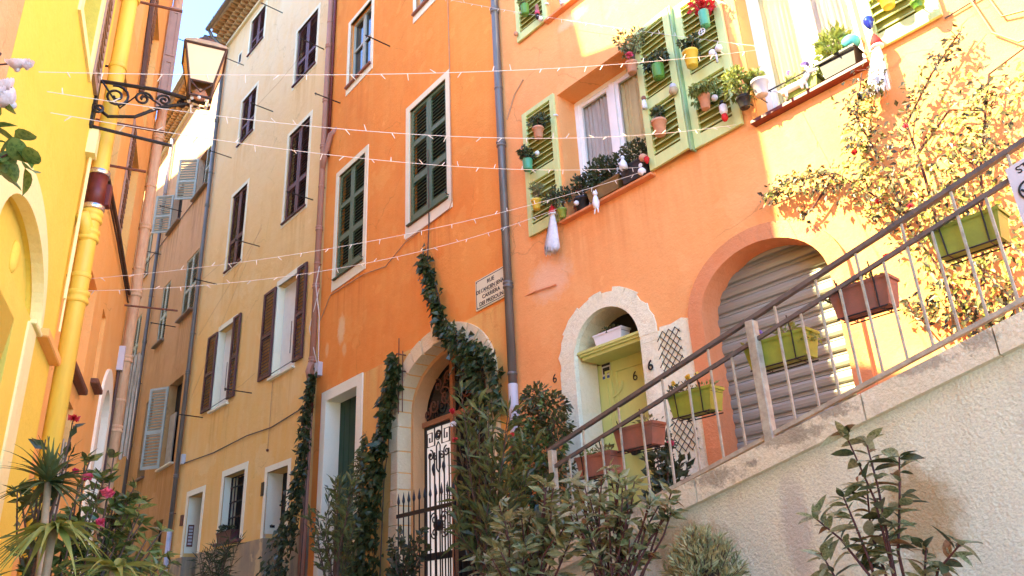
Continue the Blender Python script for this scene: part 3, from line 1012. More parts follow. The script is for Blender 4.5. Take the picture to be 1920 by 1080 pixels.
GR = MB().frame(B4[0] + .01, B4[1] - .01, 3.32, 4.73, .02, .16, .18).build('window_grille', 'iron', BT)
for i in range(7):
    x = B4[0] + .07 + i * .163
    MB().tube([(x, .17, 3.32), (x, .17, 4.73)], .013, n=6).build('grille_bar', 'iron', GR)
for i in range(4):
    MB().box(B4[0] + .01, B4[1] - .01, .155, .185, 3.5 + i * .33, 3.53 + i * .33).build('grille_bar', 'iron', GR)
sill(BT, B4[0] - .1, B4[1] + .1, 3.32, 'maroon', .10, .06, .3)
for x, z in ((-.47, 14.14), (-3.20, 13.93), (-5.87, 13.88), (-.61, 10.16), (-3.33, 10.11), (-5.97, 10.04), (-3.09, 6.41), (-3.10, 17.10), (-5.66, 16.96), (-6.0, 6.47)):
    rod(BT, x, z, 2.0 if z == 16.96 else .62)
MB().tube([(-7.1, -.02, 5.50), (-5, -.02, 5.42), (-3.1, -.025, 5.46), (-1.9, -.02, 5.40), (-.3, -.02, 5.52)], .012, n=5).build('cable', 'cable', BT)
MB().tube([(-2.0, -.012, 6.4), (-2.0, -.012, 5.2), (-2.0, -.012, 4.98)], .006, n=5).build('cable', 'cable2', BT)
MB().ball((-2.0, -.02, 4.95), .03, 8).build('cable_weight', 'rustiron', BT)
MB().box(-7.02, -6.9, -.09, 0, 5.48, 5.72).build('junction_box', 'board', BT)
for a, c in (((-2.2, 10.1), (-6.0, 6.5)), ((-2.2, 10.0), (-5.6, 8.4)), ((-.6, 13.9), (-3.2, 13.9)), ((-3.2, 10.1), (-5.9, 10.0)), ((-3.2, 6.4), (-1.9, 6.5))):
    MB().tube([(a[0], -.45, a[1]), ((a[0] + c[0]) / 2, -.45, (a[1] + c[1]) / 2 - .05), (c[0], -.45, c[1])], .003, n=4).build('washing_line', 'cable2', BT)
MB().wall(rect(-6.16, -5.86, 17.22, 17.66), [(rect(-6.1, -5.92, 17.27, 17.6), .02)], .0).build('vent_frame', 'white', BT, M=T(0, -.01, 0))
MB().box(-6.11, -5.91, -.004, .0, 17.26, 17.61).build('vent', 'dark', BT)


def eave(root, x0, x1, z, outr=.62, pitch=.205):
    b = MB()
    b.box(x0, x1, -.08, .0, z - .10, z)
    b.build('eave_band', 'cream', root)
    tm = MB()
    n = 7
    for i in range(n):
        t0, t1 = math.pi * i / n, math.pi * (i + 1) / n
        p = lambda t, r: (r * math.cos(t), r * math.sin(t))
        for r0 in (.085,):
            a, c = p(t0, .085), p(t1, .085)
            e, g = p(t0, .070), p(t1, .070)
            tm.face([(a[0], 0, a[1]), (c[0], 0, c[1]), (c[0], .34, c[1]), (a[0], .34, a[1])])
            tm.face([(e[0], 0, e[1]), (g[0], 0, g[1]), (g[0], .34, g[1]), (e[0], .34, e[1])])
            tm.face([(a[0], 0, a[1]), (c[0], 0, c[1]), (g[0], 0, g[1]), (e[0], 0, e[1])])
    me = tm.mesh('eave_tile', 'tile')
    rows = ((-.24, z + .01), (-.40, z + .11), (-.56, z + .21))
    for (y, zz) in rows:
        MB().box(x0, x1, y + .05, .05, zz + .085, zz + .10).build('eave_course', 'ochre', root)
        for i in range(int((x1 - x0) / pitch)):
            put('eave_tile', me, root, None, T(x0 + pitch * (i + .5), y, zz))
    b = MB()
    b.tube([(x0 - .05, -outr - .06, z + .30), (x1, -outr - .06, z + .30)], .075, n=10)
    for i in range(6):
        x = x0 + (x1 - x0) * (i + .5) / 6
        b.tube([(x - .02, -outr - .06, z + .30), (x + .02, -outr - .06, z + .30)], .082, n=10)
    b.build('gutter', 'zinc', root)
    rb = MB()
    rb.face([(x0, -outr - .05, z + .36), (x1, -outr - .05, z + .36), (x1, 4, z + 1.9), (x0, 4, z + 1.9)])
    rb.face([(x0, -outr - .05, z + .31), (x1, -outr - .05, z + .31), (x1, 4, z + 1.85), (x0, 4, z + 1.85)])
    rb.build('roof', 'tile', root)


eave(BT, -7.2, 0, 18.72)

# ---- brown building at the far end
fa = (-2.6, -.55, 13.95, 15.42)
fb = (-6.4, -3.0, 13.95, 15.40)
fh = [(rect(-1.75, -.55, 13.95, 15.42), .2), (rect(-4.45, -3.30, 13.95, 15.40), .2), (rect(-7.75, -6.95, 13.45, 15.15), .2), (rect(-1.80, -.58, 9.95, 11.85), .2),
      (rect(-4.35, -3.45, 9.9, 11.9), .2), (rect(-2.05, -.73, 5.70, 8.08), .25), (rect(-4.55, -3.65, 5.78, 8.15), .25), (rect(-1.99, -1.06, 3.2, 4.30), .2), (rect(-7.8, -6.9, 9.9, 11.9), .2)]
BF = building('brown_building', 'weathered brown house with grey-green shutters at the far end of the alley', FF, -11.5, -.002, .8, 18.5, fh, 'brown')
for h, d_ in fh:
    window_back(BF, h[0][0], h[1][0], h[0][1], h[2][1], d_ - .03)
for (x0, x1, z0, z1) in ((-1.80, -.58, 9.95, 11.85), (-4.35, -3.45, 9.9, 11.9), (-7.75, -6.95, 13.45, 15.15), (-7.8, -6.9, 9.9, 11.9)):
    xm = (x0 + x1) / 2
    for a, c in ((x0, xm - .01), (xm + .01, x1)):
        shutter(BF, a, c, z0, z1, .02, 'greyshut', ((.04, .42), (.47, .97)), .08, sep=False, st=.07, swid=.055)
    sill(BF, x0 - .06, x1 + .06, z0, 'wood', .12, .06)
for (xh, z0, z1, w, ang) in ((-1.75, 13.98, 15.42, .62, -52), (-4.45, 13.98, 15.40, .62, -48), (-2.05, 5.75, 8.05, .62, -35)):
    # leaves swung half open: hinge at xh, leaf turned away from the wall
    shutter(BF, 0, w, z0, z1, -.02, 'greyshut', ((.04, .42), (.47, .97)), .08, sep=False, st=.07, swid=.055,
            M=T(xh, -.02, 0) @ Matrix.Rotation(R_(180 - ang if False else 180 + ang * -1), 4, 'Z'))
shutter(BF, -.98, -.55, 13.97, 15.42, .0, 'greyshut', ((.04, .42), (.47, .97)), .08, sep=False, st=.06, swid=.055)
sill(BF, -1.85, -.5, 13.95, 'wood', .12, .06)
sill(BF, -4.6, -3.2, 13.95, 'wood', .12, .06)
sill(BF, -2.1, -.7, 5.70, 'cream', .10, .05)
sill(BF, -4.6, -3.6, 5.78, 'wood', .10, .05)
MB().tube([(-.55, -.02, 13.9), (-8, -.02, 13.92)], .012, n=5).build('cable', 'cable', BF)
for x, z in ((-5.3, 13.5), (-3.2, 14.2), (-2.2, 9.9)):
    rod(BF, x, z, .7)
MB().box(-2.0, -1.45, .10, .13, 5.72, 7.2).build('door_panel', 'cloth', BF)
eave(BF, -11.4, -.1, 18.5)

# ---- yellow building (near left)
niche = archpoly(-2.30, -.72, 3.47, 3.48, .45, 24)
yh = [(rect(-3.0, -1.42, 1.0, 3.31), .35), (niche, .09), (rect(-1.36, -.70, 5.64, 7.6), .16)]
BY = building('yellow_building', 'bright yellow painted house with an arched niche, near left', FL, -2.62, -.004, .5, 9.2, yh, 'yellow', 9, .4)
outp, inp = archpoly(-2.50, -.655, 3.47, 3.48, .63, 24), archpoly(-2.29, -.73, 3.47, 3.48, .44, 24)
b = MB()
n = len(outp)
for i in range(1, n - 1):
    q = [outp[i], outp[i + 1], inp[i + 1], inp[i]]
    b.face([(x, -.02, z) for x, z in q])
    for ring in (outp, inp):
        a, c = ring[i], ring[i + 1]
        b.face([(a[0], .05, a[1]), (c[0], .05, c[1]), (c[0], -.02, c[1]), (a[0], -.02, a[1])])
b.build('niche_moulding', 'yellowtrim', BY)
MB().box(-2.4, -.66, .085, .11, 3.4, 4.1).build('niche_back', 'yellow', BY)
MB().lathe([(.001, .03), (.05, .028), (.07, .012), (.075, 0)], 18, sy=1.45).build('niche_medallion', 'yellow', BY, True, M=T(-1.36, .086, 3.72) @ Matrix.Rotation(R_(90), 4, 'X'))
MB().cbox(-.98, -.70, -.035, .08, 3.44, 3.468, .006).build('niche_sill', 'yellowtrim', BY)
MB().cbox(-.70, .0, -.07, .02, 3.45, 3.51, .008).build('ledge', 'peach', BY)
MB().box(-1.05, -.78, -.014, .02, .6, 3.43).build('pilaster_band', 'yellowtrim', BY)
MB().box(-3.0, -1.40, .30, .32, .9, 3.36).build('opening_back', 'ochre', BY)
MB().frame(-1.45, -.61, 5.55, 7.69, .085, -.02, .03).build('surround', 'yellowtrim', BY)
window_back(BY, -1.36, -.70, 5.64, 7.6, .14)
shutter(BY, -.60, -.28, 5.66, 7.6, -.03, 'taupe', ((.04, .46), (.5, .97)), .07, sep=False, st=.05)
b = MB()
b.tube([(-.10, -.03, 3.95), (-.10, -.03, 5.35)], .012, n=6)
b.tube([(-.06, -.03, 3.7), (-.06, -.03, 5.2)], .008, n=6)
b.build('conduit', 'yellowtrim', BY)
MB().box(-.19, -.07, -.07, 0, 5.18, 5.42).build('junction_box', 'yellowtrim', BY)

# ---- near-left orange corner house
BK = building('corner_building', 'rough orange house edge in the top left corner behind the roses', FL, -9.5, -2.624, .0, 9.2, [], 'ochre', 9, .4)

# ---- peach building (left, behind the yellow pipe)
ph = [(rect(1.46, 2.52, 3.95, 5.05), .22), (rect(3.2, 3.55, 4.26, 5.10), .16), (rect(1.35, 2.28, 1.2, 3.68), .2), (rect(1.5, 2.4, 5.9, 7.5), .14), (rect(3.55, 4.5, 6.2, 7.7), .14),
      (rect(1.6, 2.5, 8.2, 9.9), .14), (rect(3.6, 4.5, 8.3, 10.0), .14), (archpoly(4.25, 5.1, 1.2, 4.1, .42, 12), .25)]
BP = building('peach_building', 'tall peach-orange house behind the yellow drainpipe on the left', FL2, .003, 5.6, .5, 13.6, ph, 'peach', 1.0, .4)
MB().box(2.2, 5.598, 1.002, 13, .5, 13.59).build('rear_masonry', 'body', BP)
MB().box(1.4, 2.6, .2, .22, 3.9, 5.1).build('blind_window', 'redorange', BP)
MB().box(3.15, 3.6, .14, .16, 4.2, 5.15).build('blind_window', 'peach', BP)
window_back(BP, 1.35, 2.28, 1.2, 3.68, .18)
for (x0, x1, z) in ((1.36, 2.46, 3.93), (3.1, 3.62, 4.24)):
    MB().cbox(x0, x1, -.08, .05, z - .06, z, .01).build('sill', 'rustiron', BP)
gr = MB()
for i in range(6):
    gr.tube([(1.42 + i * .15, -.02, 1.3), (1.42 + i * .15, -.02, 3.3)], .010, n=5)
for i in range(9):
    gr.tube([(1.38, -.02, 1.5 + i * .2), (2.22, -.02, 1.5 + i * .2)], .008, n=5)
gr.build('window_lattice', 'railcream', BP)
for (x0, x1, z0, z1) in ((1.5, 2.4, 5.9, 7.5), (3.55, 4.5, 6.2, 7.7), (1.6, 2.5, 8.2, 9.9), (3.6, 4.5, 8.3, 10.0)):
    window_back(BP, x0, x1, z0, z1, .12)
    shutter(BP, x0 - .40, x0 - .01, z0, z1, -.022, 'taupe', ((.04, .46), (.5, .97)), .07, sep=False, st=.06, th=.02)
# open leaf standing out from the wall, top right
b = MB()
b.cbox(0, .19, -.02, .02, 9.2, 11.2, .006)
b.build('shutter', 'taupe', BP, M=T(5.1, -.02, 0) @ Matrix.Rotation(R_(-80), 4, 'Z'))
b = MB().frame(.03, .16, 9.3, 10.1, .03, -.034, -.02)
b.frame(.03, .16, 10.2, 11.1, .03, -.034, -.02)
b.build('shutter_moulding', 'taupe', BP, M=T(5.1, -.02, 0) @ Matrix.Rotation(R_(-80), 4, 'Z'))
outp, inp = archpoly(4.02, 5.33, 1.2, 4.1, .68, 16), archpoly(4.26, 5.09, 1.2, 4.1, .41, 16)
b = MB()
n = len(outp)
for i in range(1, n):
    c_ = (i + 1) % n
    b.face([(x, -.03, z) for x, z in (outp[i], outp[c_], inp[c_], inp[i])])
    for ring in (outp, inp):
        a, c = ring[i], ring[c_]
        b.face([(a[0], .06, a[1]), (c[0], .06, c[1]), (c[0], -.03, c[1]), (a[0], -.03, a[1])])
b.build('portal_surround', 'white', BP)
window_back(BP, 4.25, 5.1, 1.2, 4.6, .23, 'taupe', 'door')
rodp = lambda x, z, L=.5: MB().tube([(x, .03, z), (x, -L, z - .02)], .014, n=6).build('clothesline_bracket', 'rustiron', BP)
for x, z, L in ((1.35, 5.95, .42), (.75, 7.55, .60), (5.2, 5.9, .7), (.37, 5.84, .62)):
    rodp(x, z, L)
b = MB()
b.tube([(1.35, -.02, 6.05), (3.2, -.03, 6.1), (5.4, -.02, 6.15)], .022, n=6)
b.tube([(1.35, -.02, 5.94), (3.2, -.03, 5.98), (5.4, -.02, 6.02)], .012, n=6)
b.build('cable', 'cable', BP)
MB().tube([(2.8, -.02, 10.4), (2.9, -.03, 9.2), (3.0, -.05, 8.0)], .03, n=6).build('cable', 'cable', BP)
# unseen blocks added to keep the sun off the orange, tan and brown houses
MB().box(2.6, 5.59, .05, 12.9, 13.61, 18.5).build('upper_sun_blocker', 'peach', BP)
MB().box(5.604, 17.5, 14, 22, .5, 33).build('rear_sun_blocker', 'peach', BP)
MB().box(15.504, 45, 9, 13, .5, 24).build('rear_sun_blocker', 'peach', BP)

# ------------------------------------------------------------------ drainpipes
def drainpipe(name, label, M, x, y, z0, z1, r, mat, collars, brackets=(), group='drainpipes'):
    t = thing(name, label, 'drainpipe', M, group)
    MB().tube([(x, y, z0), (x, y, z1)], r, n=14).build('pipe', mat, t, True)
    for z in collars:
        MB().lathe([(r * .9, -.05), (r * 1.22, -.045), (r * 1.26, -.02), (r * 1.12, -.008), (r * 1.12, .012), (r * 1.26, .02), (r * 1.22, .05), (r * .9, .055)], 14, (x, y, z)).build('collar', mat, t, True)
    for z in brackets:
        MB().tube([(x, .03, z), (x, y + r, z)], .010, n=6).build('wall_bracket', 'iron', t)
        MB().lathe([(r * 1.04, -.02), (r * 1.1, -.018), (r * 1.1, .018), (r * 1.04, .02)], 14, (x, y, z)).build('clamp', mat, t, True)
    return t


P1 = drainpipe('drainpipe', 'dark grey drainpipe at the joint of the orange and coral houses', FR, .015, -.075, 3.6, 13.5, .058, 'zinc', (10.5, 8.0, 5.75), (9.0, 6.6, 4.5))
MB().lathe([(.062, 3.7), (.064, 3.72), (.064, 4.35), (.062, 4.36)], 14, (.015, -.075, 0)).build('paper_wrap', 'board', P1, True)
MB().tube([(.015, -.075, 1.7), (.015, -.075, 3.6)], .062, n=14).build('cast_iron_foot', 'castred', P1, True)
b = MB()
for z in (3.5, 3.58, 3.66):
    b.lathe([(.06, -.02), (.078, -.018), (.078, .018), (.06, .02)], 14, (.015, -.075, z))
b.build('collar', 'zinc', P1, True)
P2 = drainpipe('drainpipe', 'pinkish clay drainpipe with red cast-iron foot between the tan and orange houses', FT, -.06, -.09, 5.6, 18.6, .062, 'terrapipe', (15.4, 13.9, 12.4, 11.2, 9.2, 7.9, 6.35), (14.6, 10.2, 8.4))
MB().tube([(-.06, -.09, 5.3), (-.06, -.09, 6.05)], .068, n=14).build('cast_iron_foot', 'castred', P2, True)
MB().tube([(-.06, -.09, 6.30), (-.10, -.13, 6.12), (-.06, -.09, 5.9)], .070, n=12).build('swan_neck', 'terrapipe', P2, True)
MB().tube([(-.06, -.09, 1.7), (-.06, -.09, 5.3)], .064, n=14).build('lower_pipe', 'terrapipe', P2, True)
MB().tube([(.34, .03, 11.5), (.2, -.06, 11.38), (.02, -.09, 10.9), (-.06, -.09, 10.6)], .058, n=12).build('inlet_branch', 'terrapipe', P2, True)
MB().tube([(.08, -.05, 10.9), (.08, -.05, 18.5)], .035, n=8).build('side_pipe', 'castred', P2, True)
MB().box(.06, .22, -.10, .0, 5.98, 6.25).build('meter_box', 'board', P2)
b = MB()
b.tube([(.14, -.06, 6.2), (.12, -.08, 7.2), (.02, -.14, 7.9), (.06, -.1, 8.3)], .010, n=5)
b.tube([(.10, -.06, 6.2), (-.12, -.16, 7.0), (.1, -.1, 7.8)], .008, n=5)
b.build('cable', 'wire', P2)
P3 = drainpipe('drainpipe', 'slim dark drainpipe between the tan house and the brown house', FT, -7.16, -.10, 2.2, 18.2, .055, 'zinc', (15.8, 12.9, 10.5, 7.9, 5.2), (14, 9, 4.3))
MB().tube([(-7.16, -.10, 18.2), (-7.16, -.10, 18.45), (-7.2, -.5, 18.75), (-7.2, -.66, 19.0)], .055, n=10).build('swan_neck', 'zinc', P3, True)
MB().tube([(-7.16, -.10, 1.7), (-7.16, -.10, 3.9)], .060, n=12).build('pale_foot', 'potgrey', P3, True)
P4 = drainpipe('drainpipe', 'dark drainpipe on the brown house, half hidden behind the peach house', FF, -5.5, -.10, 2.0, 18.2, .06, 'zinc', (13.6, 10.4, 7.0), (12, 9))
MB().tube([(-5.5, -.1, 15.9), (-5.5, -.1, 18.2)], .064, n=12).build('pale_pipe', 'potgrey', P4, True)
P5 = drainpipe('drainpipe', 'thick yellow drainpipe with a rusty red coupling on the left', FL, .05, -.092, .9, 9.6, .068, 'yellowpipe', (4.72, 4.55, 4.02, 7.0), (4.2, 6.2))
MB().tube([(.05, -.092, 4.80), (.05, -.092, 5.12)], .075, n=14).build('red_coupling', 'castred', P5, True)
MB().cbox(.08, .16, -.20, -.12, 4.86, 5.06, .008).build('coupling_flange', 'castred', P5)
for z in (4.80, 5.12):
    MB().lathe([(.081, -.022), (.087, -.02), (.087, .02), (.081, .022)], 16, (.05, -.092, z)).build('steel_band', 'steel', P5, True)
MB().tube([(.05, -.092, 4.45), (.0, -.07, 4.62), (-.06, -.03, 4.70)], .055, n=12).build('branch', 'yellowpipe', P5, True)
P6 = drainpipe('drainpipe', 'peeling beige drainpipe at the far corner of the peach house', FL2, 5.52, -.09, 1.2, 13.4, .075, 'peelpipe', (8.9, 7.3, 6.2, 5.2, 4.2), (8.0, 6.6, 4.6))
MB().box(5.36, 5.46, -.08, 0, 5.0, 5.35).build('junction_box', 'board', P6)
MB().tube([(5.42, -.03, 3.5), (5.41, -.03, 5.0)], .02, n=6).build('cable', 'cable', P6)
CL = MB()
for i in range(8):
    for j in range(6):
        f = lambda a, b_: (5.72 + .02 * math.sin(a * 2.2 + b_ * .4), -.15 - .016 * a, 5.35 - b_ * .25 - .03 * math.sin(a * .9))
        CL.face([f(i, j), f(i + 1, j), f(i + 1, j + 1), f(i, j + 1)])
o = CL.build('hanging_cloth', 'cloth', None, True)
o.matrix_world = FL2
tag(o, 'faded lilac cloth hanging beside the peeling beige drainpipe', 'cloth')

# ------------------------------------------------------------------ wall lantern
LN = thing('wall_lantern', 'iron street lantern with amber panes on a scrolled bracket, left', 'lantern', FL @ T(-.3, 0, 0))
b = MB()
b.tube([(.1, .03, 5.86), (.02, -.45, 5.82), (0, -.84, 5.75)], .017, n=6)
b.tube([(.1, 0, 5.62), (.08, -.12, 5.52), (.05, -.32, 5.54), (.03, -.5, 5.66), (.0, -.70, 5.72)], .014, n=6)
b.build('bracket_arm', 'iron', LN)
b = MB()


def ysp(cy, cz, r, turns, start, cw=1):
    return [(.04, p[0], p[2]) for p in spiral(cy, cz, r, turns, start, 0, 26, cw)]


for args in ((-.16, 5.70, .105, 1.8, 1.2, 1), (-.36, 5.72, .07, 1.6, 3.0, -1), (-.52, 5.74, .055, 1.5, 0, 1), (-.05, 5.56, .05, 1.5, 1, -1), (-.66, 5.735, .04, 1.5, 2, -1)):
    b.tube(ysp(*args), .011, n=5)
b.tube([(.06, -.02, 5.86), (.05, -.20, 5.60), (.04, -.34, 5.78), (.03, -.5, 5.68)], .009, n=5)
b.build('bracket_scroll', 'iron', LN)
MB().box(.05, .15, -.02, .0, 5.40, 5.95).build('wall_plate', 'iron', LN)
cy, cx = -.79, 0


def ring4(w, z):
    return [(cx + sx * w, cy + sy * w, z) for sx, sy in ((-1, -1), (1, -1), (1, 1), (-1, 1))]


lo, hi = ring4(.098, 5.90), ring4(.165, 6.23)
RT_ = Matrix.Translation((cx, cy, 0)) @ Matrix.Rotation(R_(3), 4, 'Z') @ Matrix.Translation((-cx, -cy, 0))
for i in range(4):
    j = (i + 1) % 4
    MB().face([lo[i], lo[j], hi[j], hi[i]]) if False else None
    g = MB()
    g.face([lo[i], lo[j], hi[j], hi[i]])
    g.build('pane', 'lantglass', LN, M=RT_)
b = MB()
for i in range(4):
    j = (i + 1) % 4
    b.tube([lo[i], hi[i]], .010, n=5)
    b.tube([lo[i], lo[j]], .010, n=5)
    b.tube([hi[i], hi[j]], .014, n=5)
b.build('lantern_frame', 'lantiron', LN, M=RT_)
b = MB()
h2, h3, h4 = ring4(.178, 6.235), ring4(.165, 6.265), ring4(.09, 6.345)
for A, B in ((h2, h3), (h3, h4)):
    for i in range(4):
        j = (i + 1) % 4
        b.face([A[i], A[j], B[j], B[i]])
b.face(h2[::-1])
b.face(h4)
b.build('hood', 'cane', LN, M=RT_)
MB().lathe([(.075, 6.345), (.085, 6.355), (.08, 6.385), (.04, 6.41), (.01, 6.415)], 16, (cx, cy, 0)).build('cap', 'lantiron', LN, True)
b = MB()
base = ring4(.085, 5.76)
for i in range(4):
    j = (i + 1) % 4
    b.tube([lo[i], base[i]], .012, n=5)
    b.tube([base[i], base[j]], .012, n=5)
    m = [(a + c) / 2 for a, c in zip(lo[i], lo[j])]
    q = [(a + c) / 2 for a, c in zip(base[i], base[j])]
    b.tube([lo[i], ((m[0] + q[0]) / 2, (m[1] + q[1]) / 2, 5.80), lo[j]], .009, n=5)
b.build('lantern_gallery', 'lantiron', LN, M=RT_)
MB().ball((cx, cy, 5.82), .065, 12).build('lamp_bowl', 'terracotta', LN, True)
b = MB()
for i in range(8):
    t = i * math.pi / 4
    b.ball((cx + .08 * math.cos(t), cy + .08 * math.sin(t), 5.75), .018, 6)
b.build('gallery_knobs', 'porc', LN, True, 'stuff')
TR = thing('tension_rod', 'thin dark iron tie rod stretched below the lantern bracket', 'rod', FL)
MB().tube([(-.2, .02, 5.42), (-.15, -.62, 5.38)], .014, n=6).build('rod', 'iron', TR)

# ------------------------------------------------------------------ retaining wall, ramp and railing
RW = thing('retaining_wall', 'roughcast beige stair wall with a weathered stone coping, lower right', 'wall', FS)
cz = lambda x: 2.51 + .244 * (x - 4.48)
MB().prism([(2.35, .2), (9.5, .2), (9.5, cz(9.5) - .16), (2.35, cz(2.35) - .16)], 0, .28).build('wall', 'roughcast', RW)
xs = [2.3, 3.2, 4.08, 5.35, 6.13, 7.3, 8.4, 9.5]
for a, c in zip(xs[:-1], xs[1:]):
    b = MB()
    a2, c2 = a + .004, c - .004
    e = .012
    pts = [(a2, cz(a2) - .16), (c2, cz(c2) - .16), (c2, cz(c2)), (a2, cz(a2))]
    b.prism(pts, -.055 + RND.uniform(-.004, .004), .33)
    b.build('coping_stone', 'coping', RW)
b = MB()
b.face([(2.3, .3, cz(2.3) - .12), (9.5, .3, cz(9.5) - .12), (9.5, 2.05, cz(9.5) - .12), (2.3, 2.05, cz(2.3) - .12)])
b.face([(2.3, .3, .5), (2.3, 2.05, .5), (2.3, 2.05, cz(2.3) - .12), (2.3, .3, cz(2.3) - .12)])
ro = b.build('ramp', 'paving', None, False, 'structure')
ro.matrix_world = FS
RL = thing('stair_railing', 'brown iron stair railing with cream balusters climbing to the right', 'railing', FS)
rz = lambda x: 2.93 + .2592 * (x - 2.47)
ry = .14


def sloped(x0, x1, off, w, h, name, mat, y=ry):
    b = MB()
    b.prism([(x0, rz(x0) + off - h), (x1, rz(x1) + off - h), (x1, rz(x1) + off), (x0, rz(x0) + off)], y - w, y + w)
    return b.build(name, mat, RL)


sloped(2.44, 8.6, .0, .021, .030, 'handrail', 'railbrown')
sloped(2.50, 8.6, -.165, .014, .028, 'middle_rail', 'railbrown')
sloped(2.50, 8.6, -.835, .018, .028, 'bottom_rail', 'railcream')
for x, w in ((2.49, .030), (4.60, .035), (6.95, .035), (8.5, .035)):
    MB().cbox(x - w, x + w, ry - w, ry + w, cz(x) - .05, rz(x) - .03, .006).build('post', 'railcream', RL)
bx = [2.70, 2.88, 3.08, 3.29, 3.52, 3.76, 4.0, 4.21, 4.40, 4.80, 4.98, 5.13, 5.28, 5.43, 5.59, 5.75, 5.91, 6.07, 6.24, 6.41, 6.58, 6.75, 7.1, 7.3, 7.5]
for i, x in enumerate(bx):
    top = rz(x) - (.03 if i % 2 else .17)
    MB().cbox(x - .008, x + .008, ry - .008, ry + .008, rz(x) - .85, top, .002).build('baluster', 'railcream', RL)

# ------------------------------------------------------------------ foliage helpers
def runit():
    while True:
        v = Vector((RND.uniform(-1, 1), RND.uniform(-1, 1), RND.uniform(-1, 1)))
        if .05 < v.length < 1:
            return v.normalized()


def cluster(mb, c, rad, n, L, W, up=.25, out=1.0, droop=.15, vary=.4, flat=None):
    c = Vector(c)
    for _ in range(n):
        d = runit()
        p = c + Vector((d.x * rad[0], d.y * rad[1], d.z * rad[2])) * (RND.random() ** .45)
        dr = (d * out + runit() * .7 + Vector((0, 0, up))).normalized()
        k = 1 + RND.uniform(-vary, vary)
        mb.leaf(p, dr, runit(), L * k, W * k, droop=droop)


def along(mb, path, n, rad, L, W, droop=.4, front=-1, vary=.4):
    """wall-hugging leaves round a path; rad = radius at each vertex; leaves face the street (-y)"""
    path = [Vector(p) for p in path]
    for _ in range(n):
        t = RND.random() * (len(path) - 1)
        i = int(t)
        f = t - i
        p = path[i].lerp(path[min(i + 1, len(path) - 1)], f)
        r = rad[i] * (1 - f) + rad[min(i + 1, len(rad) - 1)] * f
        a = RND.uniform(0, 2 * math.pi)
        q = r * RND.random() ** .6
        p = p + Vector((math.cos(a) * q, -abs(RND.gauss(0, .35)) * r, math.sin(a) * q))
        d = Vector((RND.uniform(-1, 1), RND.uniform(-.9, .1), RND.uniform(-1.2, .3))).normalized()
        nr = Vector((RND.uniform(-.5, .5), -1, RND.uniform(-.2, .9)))
        k = 1 + RND.uniform(-vary, vary)
        mb.leaf(p, d, nr, L * k, W * k, droop=droop * .3)


def bigleaf_mesh(name, mat, L=1.0, W=.38, curl=.25, n=5):
    """pointed oval leaf along +X, folded on the midrib and drooping"""
    b = MB()
    rows = []
    for i in range(n + 1):
        t = i / n
        w = W * .5 * math.sin(math.pi * min(1, t ** .8)) ** .8 if 0 < t < 1 else 0.001
        x = L * t
        z = -curl * L * t * t
        rows.append(((x, -w, z + w * .35), (x, 0, z), (x, w, z + w * .35)))
    k = 0
    for r in rows:
        b.v += list(r)
    for i in range(n):
        for j in (0, 1):
            a = i * 3 + j
            b.f.append((a, a + 1, a + 4, a + 3))
    return b.mesh(name, mat, True)


def leafM(p, d, roll, s):
    d = Vector(d).normalized()
    z = Vector((0, 0, 1))
    y = z.cross(d)
    if y.length < .05:
        y = Vector((0, 1, 0))
    y.normalize()
    zz = d.cross(y)
    m = Matrix(((d.x, y.x, zz.x, 0), (d.y, y.y, zz.y, 0), (d.z, y.z, zz.z, 0), (0, 0, 0, 1)))
    return T(*p) @ m @ Matrix.Rotation(roll, 4, 'X') @ Matrix.Diagonal((s, s, s, 1))


def flower(parent, c, r, mat, name='flower', petals=9):
    b = MB()
    for i in range(petals):
        d = runit()
        d.z = abs(d.z) * .6 + .1
        d.normalize()
        b.leaf(Vector(c) - d * r * .1, d, runit(), r * 1.1, r * 1.1, .35)
    for i in range(petals):
        d = runit()
        b.leaf(Vector(c), d, runit(), r * .75, r * .8, .35)
    return b.build(name, mat, parent)


# ------------------------------------------------------------------ ivy, vines
def vine(name, label, cat, M, stems, paths, leafm, L, W, barkm='bark', r=.012):
    t = thing(name, label, cat, M)
    b = MB()
    for s in stems:
        b.tube(s, r, r * .5, 6)
    for pth, rad, n in paths:
        P_ = [Vector(p) for p in pth]
        for _ in range(max(4, n // 14)):
            q = RND.random() * (len(P_) - 1)
            i = int(q)
            p = P_[i].lerp(P_[min(i + 1, len(P_) - 1)], q - i)
            rr = rad[i]
            e = p + Vector((RND.uniform(-1, 1) * rr, -RND.random() * rr * .4, RND.uniform(-.8, 1) * rr))
            b.tube([p, p.lerp(e, .5) + Vector((0, -.02, .02)), e], .004, .002, 4)
    b.build('stem', barkm, t)
    b = MB()
    for pth, rad, n in paths:
        along(b, pth, n, rad, L, W)
    b.build('foliage', leafm, t, False, 'stuff')
    return t


g0 = gz(FO, -3.5, -.2)
vine('ivy', 'narrow column of dark ivy climbing left of the stone gateway', 'ivy', FO,
     [[(-3.5, -.12, g0 - .05), (-3.35, -.12, 3.3), (-3.1, -.12, 4.4), (-2.85, -.12, 5.4)], [(-3.3, -.1, g0 - .05), (-3.2, -.1, 3.6), (-2.9, -.1, 5.0)]],
     [([(-3.62, -.16, 1.95), (-3.5, -.16, 2.6), (-3.40, -.16, 3.2), (-3.26, -.15, 3.8), (-3.08, -.12, 4.45), (-2.92, -.1, 5.0), (-2.82, -.1, 5.45)], [.42, .40, .34, .27, .17, .15, .10], 1500)],
     'ivy', .13, .10)
tr = thing('iron_trellis', 'small rusty iron trellis head above the ivy column', 'trellis', FO)
b = MB()
for x in (-2.95, -2.85, -2.73):
    b.tube([(x, -.06, 4.6), (x, -.06, 5.60 if x != -2.85 else 5.85)], .009, n=5)
